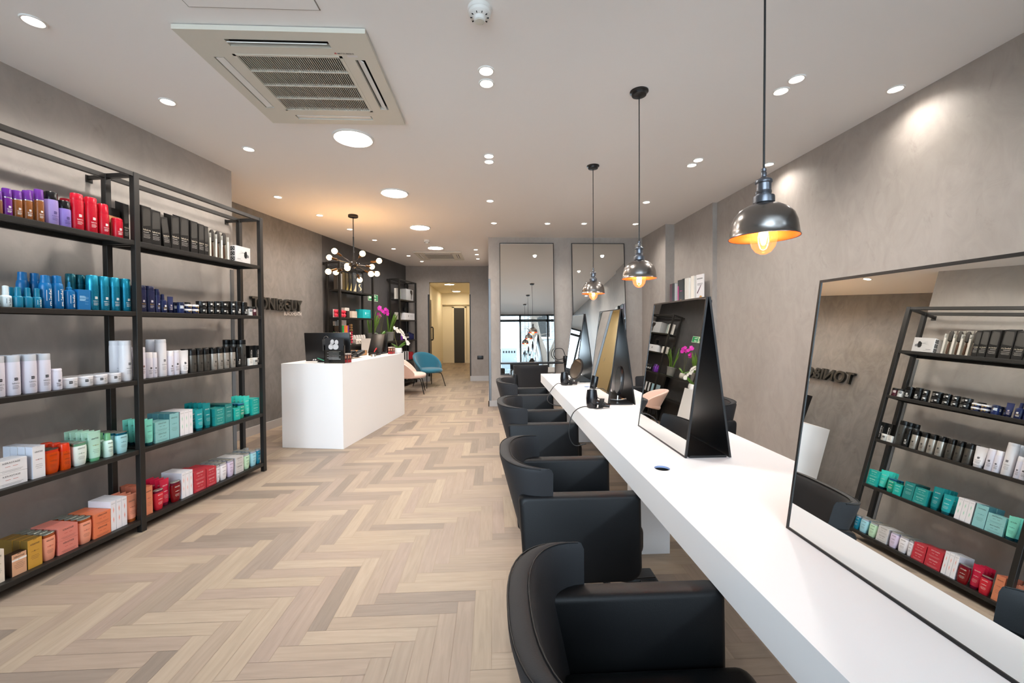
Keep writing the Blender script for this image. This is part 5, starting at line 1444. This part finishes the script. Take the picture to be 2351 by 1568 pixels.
# ---- second shelf
BLU, TLM = '#0b67a3', '#167f9e'
rack_file(2, 1.764, spray(0.020, 0.108, '#dfeef4', '#e4f0f4', 0.58, 0.55, ink='#58606a'), 1, 'small white spray at the very window end of the second shelf')
rack_file(2, 1.809, spray(0.021, 0.110, '#dfeef4', '#e4f0f4', 0.58, 0.55, style='V', ink='#4a5a6a'), 1, 'small white spray with upright lettering beside the small teal sprays')
for k, (tt, nm) in enumerate(((1.853, 'first'), (1.889, 'second'), (1.926, 'third'))):
    rack_file(2, tt, spray(0.0185, 0.107, '#0f7a9c', '#0f7698', 0.66, 0.56, style='V' if k == 2 else None), 1 + (k == 0), nm + ' small teal spray before the tall blue bottles', y0=0.03)
for k, (tt, nm) in enumerate(((1.880, 'first'), (1.926, 'second'))):
    rack_file(2, tt, spray(0.0245, 0.196, BLU, BLU, 0.76, 0.76, style=None), 1, nm + ' tall blue bottle standing behind the small teal sprays', y0=0.095)
rack_file(2, 1.972, spray(0.0255, 0.184, BLU, BLU, 0.76, 0.76, style='V'), 2, 'tall blue bottle with upright lettering, window side of the pair', pitch=0.055)
rack_file(2, 2.026, spray(0.0265, 0.188, BLU, BLU, 0.76, 0.76, style='V', nozzle=False), 2, 'tall blue bottle with upright lettering, desk side of the pair', pitch=0.055)
rack_file(2, 2.088, spray(0.0245, 0.158, BLU, '#0f74aa', 0.5, 0.70, style='V', nozzle=True), 1, 'small blue bottle with a thin nozzle before the blue carton')
rack_file(2, 2.147, carton(0.064, 0.118, 0.04, '#0e6cab', 'LJ', ink='#7db0d6'), 1, 'square blue carton before the teal cans')
for k, (tt, nm) in enumerate(((2.095, 'first'), (2.140, 'second'), (2.186, 'third'))):
    rack_file(2, tt, can(0.0235, 0.212, '#146678', '#12616f', capf=0.27, style=None, metal=0.5, taper=0.95), 1, nm + ' teal metallic can standing behind the blue carton', y0=0.10)
for k, (tt, nm) in enumerate(((2.210, 'first'), (2.270, 'second'), (2.333, 'third'), (2.405, 'fourth'))):
    rack_file(2, tt, can(0.0290, 0.210, TLM, '#1f94b4', capf=0.28, style='L', ink='#dfe3e2', metal=0.55, taper=0.93), 2, nm + ' shiny teal can at the front before the middle upright', pitch=0.062)
NV = '#1b2249'
rack_file(2, 2.450, can(0.024, 0.18, '#12162e', '#12162e', capf=0.2, style=None, d=0.04), 1, 'near black bottle hidden behind the middle upright', y0=0.12)
for k, (tt, nm) in enumerate(((2.499, 'first'), (2.551, 'second'))):
    rack_file(2, tt, can(0.0255 + 0.003 * k, 0.178, NV, '#171d40', capf=0.16, style='L', ink='#d6d6de', accent='#c9a53a', taper=0.95, d=0.045, e=3.2), 2, nm + ' flat navy bottle after the middle upright', pitch=0.055)
rack_file(2, 2.598, can(0.0185, 0.163, '#20254f', '#161c3f', capf=0.27, style='L', ink='#d6d6de', accent='#c9a53a', taper=0.8), 2, 'slim navy bottle beside the navy spray', pitch=0.05)
rack_file(2, 2.654, spray(0.026, 0.132, '#18244f', '#15204a', 0.45, 0.68, style='L', accent='#c9a53a', nozzle=False), 1, 'navy spray bottle before the navy pouch')
rack_file(2, 2.700, htube(0.046, 0.118, '#2a335c', '#161c3f', style='L', ink='#d9c9c4'), 1, 'small navy pouch with a shiny top', y0=0.05)
for k, (tt, nm) in enumerate(((2.744, 'first'), (2.793, 'second'))):
    rack_file(2, tt, jar(0.0232, 0.081, '#1c2a5c', '#16203f', 0.3, ink='#dfe3ea', accent='#c9a53a'), 2, nm + ' navy jar beside the stacked tins', pitch=0.05)
for k, nm in enumerate(('window side', 'desk side')):
    for j in (0, 1):
        place(jar(0.0308, 0.034, '#1b2347', '#ecebee', 0.42, ink='#c9a53a'), FL, 2.855 + k * 0.063, 0.067, RZ[2] + j * 0.0345, ['lower', 'upper'][j] + ' navy tin with a white lid, ' + nm + ' of the stacked tins', G[2])
BKJ = [(2.990, 0.0365, 2, 'first'), (3.060, 0.0280, 2, 'second'), (3.124, 0.0310, 2, 'third'), (3.204, 0.0440, 2, 'fourth'), (3.286, 0.0230, 2, 'fifth')]
for tt, r, nst, nm in BKJ:
    for j in range(nst):
        place(jar(r, 0.050 + 0.002 * BKJ.index((tt, r, nst, nm)), '#131313', '#0f0f0f', 0.35, ink='#e6e4e0'), FL, tt, 0.036 + r, RZ[2] + j * (0.0505 + 0.002 * BKJ.index((tt, r, nst, nm))), ['lower', 'upper'][j] + ' black jar of the ' + nm + ' jar stack from the tins', G[2])
place(jar(0.028, 0.045, '#131313', '#0f0f0f', 0.35, ink='#e6e4e0'), FL, 2.936, 0.15, RZ[2], 'lower black jar set back behind the stacked tins', G[2])
place(jar(0.028, 0.045, '#131313', '#0f0f0f', 0.35, ink='#e6e4e0'), FL, 2.936, 0.15, RZ[2] + 0.0455, 'upper black jar set back behind the stacked tins', G[2])
rack_file(2, 3.346, can(0.034, 0.122, '#141414', '#101010', capf=0.3, style='L', taper=0.97), 2, 'black round tub after the jar stacks', pitch=0.072)
rack_file(2, 3.423, can(0.034, 0.118, '#141414', '#101010', capf=0.3, style='L', taper=0.97), 2, 'black round tub beside the small white jar', pitch=0.072)
rack_file(2, 3.489, jar(0.025, 0.082, '#e3e1dd', '#141414', 0.25, ink='#55555a'), 1, 'small white jar with a black lid near the end upright')
rack_file(2, 3.544, jar(0.026, 0.082, '#54222b', '#141414', 0.25, ink='#d9c9c9'), 1, 'small maroon jar with a black lid at the end upright')
# ---- top shelf
PUR = '#5d1f86'
rack_file(1, 1.787, can(0.016, 0.118, '#8a5a3a', PUR, capf=0.4, style=None, band='#d9d3cc', trans=0.2), 1, 'purple capped amber bottle cut by the picture edge on the top shelf')
rack_file(1, 1.820, can(0.0185, 0.140, '#6b1f86', '#642a8c', capf=0.33, style='L', band='#e3dde6'), 1, 'all purple bottle at the window end of the top shelf')
for k, (tt, hh, yy, nm) in enumerate(((1.858, 0.142, 0.034, 'first'), (1.897, 0.155, 0.034, 'second'), (1.920, 0.176, 0.09, 'third'), (1.955, 0.178, 0.034, 'fourth'))):
    rack_file(1, tt, can(0.0195 if k != 2 else 0.018, hh, '#9a5c2c', '#67308e', capf=0.33, style='L' if k != 2 else None, band='#e3dde6', trans=0.25, metal=0.0), 2 if k in (1, 3) else 1, nm + ' amber bottle with a purple cap on the top shelf', y0=yy, pitch=0.05)
rack_file(1, 2.016, can(0.0285, 0.184, '#9e8cc9', '#0f0f12', capf=0.24, style='L', ink='#4a3a78', taper=0.95), 2, 'tall violet bottle with a black top', pitch=0.062)
rack_file(1, 2.074, can(0.0285, 0.152, '#8c79c6', '#0f0f12', capf=0.30, style='L', ink='#4a3a78', taper=0.97), 1, 'shorter violet bottle with a black top before the red bottles')
RD = '#c0142c'
rack_file(1, 2.085, can(0.027, 0.188, RD, RD, capf=0.2, style=None, taper=0.95), 1, 'red bottle standing behind the shorter violet bottle', y0=0.11)
for k, (tt, nm) in enumerate(((2.137, 'first'), (2.210, 'second'))):
    rack_file(1, tt, can(0.0305, 0.213, RD, RD, capf=0.18, style='L', taper=0.95, d=0.05), 2, nm + ' tall red bottle in front on the top shelf', pitch=0.06)
rack_file(1, 2.279, can(0.0285, 0.194, RD, RD, capf=0.32, style='L', taper=0.86), 1, 'red bottle with a narrowing cap beside the short red bottle')
rack_file(1, 2.361, can(0.0285, 0.127, RD, RD, capf=0.12, style='L', taper=0.95), 1, 'short red bottle before the kraft box')
rack_file(1, 2.302, can(0.024, 0.125, '#a8142a', RD, capf=0.12, style=None, taper=0.95), 1, 'short dark red bottle half hidden beside the kraft box', y0=0.10)
kb = place(carton(0.084, 0.146, 0.09, '#b18a5f', None), FL, 2.372, 0.140, RZ[1], 'plain kraft cardboard box at the middle upright on the top shelf', G[1])
bb = place(carton(0.118, 0.052, 0.10, '#121212', None), FL, 2.353, 0.150, RZ[1] + 0.1475, 'black box lying on the kraft cardboard box', G[1])
def brush_box(t_, w, h, label, rz=0.0, lean=0.0, y0=0.034, d=0.06, letters=True):
    key = ('brushbox', w, h, d)
    if key not in PC:
        bm = B()
        V = [(-w / 2, -d / 2, 0), (w / 2, -d / 2, 0), (w / 2, d / 2, 0), (-w / 2, d / 2, 0), (-w / 2, -d / 2, h * .92), (w / 2, -d / 2, h * .92), (w / 2, d / 2, h), (-w / 2, d / 2, h)]
        v = [bm.verts.new(p) for p in V]
        for f in ((3, 2, 1, 0), (4, 5, 6, 7), (0, 1, 5, 4), (1, 2, 6, 5), (2, 3, 7, 6), (3, 0, 4, 7)): bm.faces.new([v[i] for i in f])
        body = mesh_of(bm, 'carton', [pm('#1c1b1a', 0.3)], 0)
        bm = B(); fn = flat(d, 0.0008)
        pts = [(-w * .40, h * .42), (w * .40, h * .46), (w * .40, h * .80), (w * .30, h * .88), (-w * .30, h * .86), (-w * .40, h * .76)]
        bm.faces.new([bm.verts.new(fn(*p)) for p in pts]); win = mesh_of(bm, 'window', [pm('#4a4845', 0.08)], 0)
        bm = B(); fn = flat(d, 0.0014)
        put_text(bm, 'label.m', 0.013, lambda u, v: fn(u, h * 0.32 + v), 1, width=w * 0.78)
        put_rect(bm, -w * .38, w * .2, h * .275, h * .285, fn, 0)
        for i in range(4): put_rect(bm, -w * .38, w * (.36 - .06 * (i % 2)), h * (.23 - .028 * i), h * (.23 - .028 * i) + .0012, fn, 0)
        PC[key] = [('carton', body), ('window', win), ('lettering', mesh_of(bm, 'lettering', [pm('#cfcac2', 0.5), pm('#d8cdb8', 0.4)], 0))]
    t = place(key, FL, t_, y0 + d / 2, RZ[1] + (0.006 if lean else 0), label, G[1], rz, 'brush_box', 'box')
    t.rotation_euler[0:3] = (0, lean, TL + rz)
    return t
brush_box(2.452, 0.034, 0.268, 'black brush box standing behind the middle upright', y0=0.10)
for tt, ww, hh, nm, rz in ((2.529, 0.064, 0.272, 'first', 0.0), (2.598, 0.062, 0.262, 'second', -0.10)):
    brush_box(tt, ww, hh, nm + ' black brush box after the middle upright on the top shelf', rz)
t3 = brush_box(2.679, 0.054, 0.225, 'black brush box leaning beside the second brush box', 0.0, -0.13)
for tt, ww, hh, nm in ((2.742, 0.064, 0.262, 'third upright'), (2.816, 0.072, 0.270, 'fourth upright'), (2.899, 0.062, 0.264, 'fifth upright'), (2.962, 0.052, 0.258, 'sixth upright'), (3.009, 0.036, 0.252, 'narrow')):
    brush_box(tt, ww, hh, nm + ' black brush box from the middle upright on the top shelf')
for k, (tt, nm) in enumerate(((3.052, 'first'), (3.111, 'second'), (3.168, 'third'), (3.234, 'fourth'))):
    t = thing('brush_card', nm + ' white card holding a dark round brush on the top shelf', 'hair brush', FL[0] + FL[1] * tt + FL[2] * 0.075 + Vector((0, 0, RZ[1] + 0.0006)), TL + 0.12, G[1])
    h = 0.245 - 0.004 * k
    bm = B(); bx(bm, -0.028, 0.028, 0.018, 0.020, 0, h); bx(bm, -0.028, 0.028, -0.02, 0.02, 0, 0.003); bx(bm, 0.010, 0.028, -0.02, -0.018, 0, 0.16); bx(bm, 0.0265, 0.028, -0.02, 0.02, 0, 0.20); obj('card', bm, pm('#e9e4da', 0.5), t, smooth=0)
    bm = B(); lathe(bm, [(0.004, 0.0), (0.009, 0.015), (0.009, 0.09), (0.0055, 0.115), (0.006, 0.125)], 14, 0, True, True, Matrix.Translation((-0.012, -0.004, 0.004))); obj('handle', bm, pm('#4f3524', 0.3), t)
    bm = B(); lathe(bm, [(0.006, 0.122), (0.016, 0.130), (0.0165, 0.205), (0.010, 0.222), (0.002, 0.226)], 18, 0, True, True, Matrix.Translation((-0.012, -0.004, 0.004))); obj('bristles', bm, pm('#2b241e', 0.6), t)
t = thing('dryer_box', 'white dryer attachment box with black squares at the end of the top shelf', 'box', FL[0] + FL[1] * 3.402 + FL[2] * 0.105 + Vector((0, 0, RZ[1] + 0.0006)), TL, G[1])
bm = B(); bx(bm, -0.085, 0.085, -0.065, 0.065, 0, 0.145, bev=0.001); obj('carton', bm, pm('#dcd8d6', 0.45), t, smooth=0)
bm = B()
fs_ = lambda u, v: Vector((-0.0858, -u, v))
for k in range(3): put_rect(bm, 0.016, 0.054, 0.012 + k * 0.044, 0.048 + k * 0.044, fs_, 0, 1)
ff = lambda u, v: Vector((u, -0.0658, v))
bm.faces.new([bm.verts.new(ff(0.030 + x, 0.075 + y)) for x, y in ((-0.018, 0.018), (0.0, 0.034), (0.012, 0.030), (0.016, 0.0), (0.008, -0.03), (-0.012, -0.028), (-0.02, -0.01))])
q = bm.faces.new([bm.verts.new(ff(0.030 + x, 0.075 + y)) for x, y in ((0.014, 0.01), (0.036, 0.0), (0.036, -0.02), (0.012, -0.022))]); q.material_index = 1
for k in range(4): q = bm.faces.new([bm.verts.new(ff(*p)) for p in ((0.012, 0.085 + k * .002), (-0.03 - k * 0.006, 0.11 - k * 0.012), (-0.03 - k * 0.006, 0.111 - k * 0.012), (0.012, 0.0865 + k * .002))]); q.material_index = 1
put_rect(bm, -0.07, -0.03, 0.03, 0.034, ff, 1, 1); put_rect(bm, -0.07, -0.01, 0.02, 0.0215, ff, 1, 1)
for k in range(3):
    for r0, r1, mi in ((0.009, 0.012, 2),):
        n = 16
        for i in range(n):
            a, b2 = 2 * pi * i / n, 2 * pi * (i + 1) / n
            f2 = lambda u, v: Vector((-0.0864, -u, v))
            q = bm.faces.new([bm.verts.new(f2(0.035 + rr_ * cos(aa), 0.030 + k * 0.044 + rr_ * sin(aa))) for rr_, aa in ((r0, a), (r1, a), (r1, b2), (r0, b2))]); q.material_index = mi
obj('printing', bm, [pm('#1a1a1b', 0.4), pm('#77777a', 0.5), pm('#c9c9c9', 0.4)], t, smooth=0)

# ------------------------------------------------------------------ goods on the rack behind the desk
GB = 'goods on the rack behind the desk'
def bplace(key, w_, y, z, label, group=GB, **k): return place(key, FB, w_, y, z, label, group, **k)
z1 = B2[1]
for w_, ww, hh, col, art, nm in ((1.885, 0.075, 0.335, '#3a342e', None, 'brown black hair colour book at the window end of the desk rack'),
                            (1.985, 0.035, 0.27, '#8f8c88', None, 'slim grey column box beside the brown black book'),
                            (2.045, 0.075, 0.30, '#4a3d22', None, 'dark olive book beside the slim grey column'),
                            (2.155, 0.085, 0.30, '#3c3526', '#8a7a3a', 'dark book with a gold corner on the desk rack'),
                            (2.265, 0.085, 0.31, '#232220', '#b3a468', 'black book with a pale gold blade on the desk rack'),
                            (2.41, 0.12, 0.34, '#3b3d40', '#cfc2a0', 'slate book with a cream blade on the desk rack'),
                            (2.60, 0.15, 0.36, '#45474b', '#dccfa8', 'large slate book with a curled ribbon on the desk rack')):
    t = thing('colour_book', nm, 'book', FB[0] + FB[1] * w_ + FB[2] * 0.10 + Vector((0, 0, z1 + 0.0006)), TB, 'colour books behind the chandelier')
    bm = B(); bx(bm, -ww / 2, ww / 2, -0.03, 0.03, 0, hh); obj('cover', bm, pm(col, 0.35), t, smooth=0)
    bm = B(); bx(bm, ww / 2 - 0.001, ww / 2 + 0.0005, -0.025, 0.028, 0.004, hh - 0.004); obj('page_edge', bm, pm('#2a2320', 0.6), t, smooth=0)
    if art:
        bm = B(); fn = lambda u, v: Vector((u, -0.0308, v))
        if 'ribbon' in nm:
            for i in range(10):
                a, b2 = i / 10, (i + 1) / 10
                f_ = lambda k: (0.035 * sin(k * 6.5) - 0.005, 0.04 + k * 0.12)
                (xa_, za), (xb_, zb_) = f_(a), f_(b2)
                bm.faces.new([bm.verts.new(fn(*p)) for p in ((xa_ - 0.02, za), (xa_ + 0.022, za), (xb_ + 0.022, zb_), (xb_ - 0.02, zb_))])
        else:
            bm.faces.new([bm.verts.new(fn(*p)) for p in ((-ww * .4, 0.01), (ww * .35, 0.01), (ww * .45, hh * .5), (0.0, hh * .2))])
        for i in range(3): put_rect(bm, -ww * .1, ww * (.1 + .06 * i), hh * (.86 - .06 * i), hh * (.86 - .06 * i) + 0.004, fn, 0, 1)
        obj('cover_print', bm, pm(art, 0.4), t, smooth=0)
z2 = B2[2]
for k, nm in enumerate(('first', 'second', 'third', 'fourth')):
    t = thing('round_brush_pack', nm + ' clear pack with a coral detangling brush on the desk rack', 'brush pack', FB[0] + FB[1] * (1.90 + k * 0.085) + FB[2] * 0.13 + Vector((0, 0, z2 + 0.0006)), TB, 'coral brush packs on the desk rack')
    bm = B(); bx(bm, -0.038, 0.038, -0.03, 0.03, 0, 0.002); bx(bm, -0.038, 0.038, 0.028, 0.03, 0, 0.135); obj('card', bm, pm('#d9cfd2', 0.4), t, smooth=0)
    bm = B(); ball(bm, (0, 0, 0.037), 0.033, sc=(1, .8, 1)); ball(bm, (0, 0, 0.098), 0.034, sc=(1, .8, 1)); obj('brush', bm, pm('#e5364f', 0.35), t)
bplace(carton(0.13, 0.05, 0.10, '#dedad4', 'LJ'), 2.20, 0.15, z2 + 0.118, 'small white box lying on the cream boxes of the desk rack')
bplace(carton(0.075, 0.117, 0.10, '#2a2728', None), 2.238, 0.15, z2, 'dark striped box under the small white box')
for k in range(3): bplace(carton(0.053, 0.115, 0.09, '#d8c9ba', 'K'), 2.308 + k * 0.056, 0.10, z2, ['first', 'second', 'third'][k] + ' cream carton beside the black bottle on the desk rack')
bplace(can(0.027, 0.115, '#141414', '#101010', style='L'), 2.480, 0.10, z2, 'small black bottle before the bright turquoise box')
bplace(carton(0.30, 0.160, 0.14, '#22b5bd', 'LJ', ink='#bfeef0'), 2.80, 0.12, z2, 'bright turquoise gift box on the desk rack')
t = thing('sample_tower', 'tall clear case with dark brushes on the desk rack', 'display case', FB[0] + FB[1] * 1.90 + FB[2] * 0.10 + Vector((0, 0, B2[3] + 0.0006)), TB)
bm = B(); bx(bm, -0.055, 0.055, -0.05, 0.05, 0, 0.40); obj('case', bm, M_GLASS, t, smooth=0)
bm = B()
for k in range(3): bx(bm, -0.04, 0.04, -0.035, 0.035, 0.01 + k * 0.11, 0.105 + k * 0.11)
obj('brushes', bm, pm('#5a4632', 0.6), t, smooth=0)
t = thing('nail_display', 'white stand of bright colour sticks on the desk rack', 'display stand', FB[0] + FB[1] * 2.08 + FB[2] * 0.09 + Vector((0, 0, B2[3] + 0.0006)), TB)
bm = B(); bx(bm, -0.12, 0.12, 0.03, 0.05, 0, 0.42); bx(bm, -0.12, 0.12, -0.05, 0.05, 0, 0.02); bx(bm, -0.12, 0.12, -0.05, 0.03, 0.18, 0.21); obj('stand', bm, M_WHITE, t, smooth=0)
for k, c in enumerate(('#2c9a4e', '#37b25a', '#e86a6a', '#ef8a2a', '#f09a3a', '#8e3fa8')):
    bm = B(); bx(bm, -0.105 + k * 0.036, -0.075 + k * 0.036, -0.02, 0.01, 0.211, 0.33); obj('colour_stick', bm, pm(c, 0.4), t, smooth=0)
t = thing('capsule_rack', 'slim rack of gold and red capsules on the desk rack', 'display stand', FB[0] + FB[1] * 2.285 + FB[2] * 0.09 + Vector((0, 0, B2[3] + 0.0006)), TB)
bm = B(); bx(bm, -0.055, 0.055, 0.03, 0.04, 0, 0.37); bx(bm, -0.055, 0.055, -0.03, 0.04, 0, 0.012); obj('stand', bm, pm('#3a2c22', 0.5), t, smooth=0)
for k in range(8):
    for j, c in enumerate((('#6b5340', '#a8804c'), ('#6b4a3a', '#c41f45'))[k < 5 and 1 or 0]):
        bm = B(); ball(bm, (-0.026 + 0.052 * j, 0.0, 0.036 + k * 0.043), 0.021, 0, 12, 8); obj('capsule', bm, pm(c, 0.3, 0.3), t)
for k in range(6): bplace(can(0.032, 0.160, '#e6e4e2', '#efeeec', capf=0.28, style='LJ', ink=INK, taper=0.55), 2.42 + k * 0.088, 0.15, B2[3], ['first', 'second', 'third', 'fourth', 'fifth', 'sixth'][k] + ' white bottle in the rear row of the desk rack')
for k in range(6): bplace(can(0.028, 0.088, '#e9e0d6', '#efeeec', capf=0.12, style='LJ', ink=INK, taper=0.9), 2.44 + k * 0.085, 0.06, B2[3], ['first', 'second', 'third', 'fourth', 'fifth', 'sixth'][k] + ' small cream pot in the front row of the desk rack')
# ---- far corner rack
GF = 'goods on the far corner rack'
bplace(carton(0.09, 0.24, 0.10, '#d6d0c8', 'K'), 4.30, 0.10, z1, 'tall pale box on the top shelf of the far corner rack', GF)
bplace(carton(0.07, 0.225, 0.10, '#8e9a96', None), 4.40, 0.12, z1, 'tall grey green box beside the pale box, far corner rack', GF)
t = thing('dryer_carton', 'grey box with a hair dryer picture on the far corner rack', 'box', FB[0] + FB[1] * 4.86 + FB[2] * 0.12 + Vector((0, 0, z1 + 0.0006)), TB, GF)
bm = B(); bx(bm, -0.22, 0.22, -0.09, 0.09, 0, 0.26); obj('carton', bm, pm('#a9aaab', 0.45), t, smooth=0)
bm = B(); fn = lambda u, v: Vector((u, -0.0908, v))
bm.faces.new([bm.verts.new(fn(*p)) for p in ((0.02, 0.245), (0.15, 0.245), (0.17, 0.19), (0.15, 0.14), (0.12, 0.13), (0.11, 0.03), (0.075, 0.03), (0.075, 0.14), (0.02, 0.18))])
obj('dryer_picture', bm, pm('#2b2622', 0.4), t, smooth=0)
bplace(carton(0.07, 0.16, 0.10, '#dcd4cd', None), 4.30, 0.10, z2, 'slim white box on the middle shelf of the far corner rack', GF)
bplace(carton(0.06, 0.16, 0.10, '#e3e1de', None), 4.40, 0.13, z2, 'second slim white box on the far corner rack', GF)
bplace(carton(0.58, 0.16, 0.16, '#dfdee2', 'LJ', ink='#7a7a80'), 4.86, 0.11, z2, 'long white box on the far corner rack', GF)
t = thing('clipper_case', 'low black clipper case lying on the long white box', 'case', FB[0] + FB[1] * 4.66 + FB[2] * 0.13 + Vector((0, 0, z2 + 0.1616)), TB, GF)
bm = B(); bx(bm, -0.18, 0.14, -0.05, 0.05, 0, 0.03, bev=0.008); obj('case', bm, M_SATIN, t); bm = B(); bx(bm, 0.09, 0.14, -0.03, 0.03, 0.03, 0.13, bev=0.006); obj('clipper', bm, M_SATIN, t)
for k in range(3): bplace(spray(0.032, 0.185 - 0.02 * (k == 0), ('#6a2a9c', '#7a3ab0', '#4a2468')[k], ('#8a2ab0', '#9a6ad0', '#5a2a80')[k], 0.55, 0.7, style=None), 4.42 + k * 0.072, 0.10, B2[3], ['first', 'second', 'third'][k] + ' purple spray on the far corner rack', GF)
for k in range(3): bplace(can(0.034, 0.145, '#17171a', '#101012', style='LJ'), 4.68 + k * 0.08, 0.09, B2[3], ['first', 'second', 'third'][k] + ' black bottle between the purple and navy bottles', GF)
for k in range(4): bplace(can(0.036, 0.18 - 0.015 * k, '#1b2250', '#151b40', style=None), 4.94 + k * 0.078, 0.10, B2[3], ['first', 'second', 'third', 'fourth'][k] + ' navy bottle on the far corner rack', GF)
for k in range(8):
    c = ('#bcdbe8', '#a9cfe0', '#16161a', '#e6e6ea', '#16161a', '#e6e6ea', '#16161a', '#e6e6ea')[k]
    bplace(carton(0.060, 0.20, 0.14, c, None), 4.30 + k * 0.067, 0.12, B2[4], ['first', 'second', 'third', 'fourth', 'fifth', 'sixth', 'seventh', 'eighth'][k] + ' folder in the striped row of the far corner rack', GF, name='folder', cat='folder')
bplace(carton(0.22, 0.17, 0.12, '#b3202c', None), 5.00, 0.12, B2[4], 'red box beside the striped folders, far corner rack', GF)
t = thing('paper_bag', 'black and white patterned gift bag on the lowest shelf of the far corner rack', 'bag', FB[0] + FB[1] * 4.75 + FB[2] * 0.11 + Vector((0, 0, B2[5] + 0.0006)), TB, GF)
bm = B(); prism(bm, [(-0.16, -0.07), (0.16, -0.07), (0.16, 0.07), (-0.16, 0.07)], 0, 0.27); obj('bag', bm, pm('#1a1a1a', 0.5), t, smooth=0)
bm = B(); fn = lambda u, v: Vector((u, -0.0708, v))
R = random.Random(8)
for k in range(22):
    cx_, cz_ = R.uniform(-0.13, 0.13), R.uniform(0.03, 0.24)
    bm.faces.new([bm.verts.new(fn(cx_ + 0.02 * cos(i * pi / 4), cz_ + 0.013 * sin(i * pi / 4))) for i in range(8)])
obj('pattern', bm, pm('#d9d6d0', 0.5), t, smooth=0)
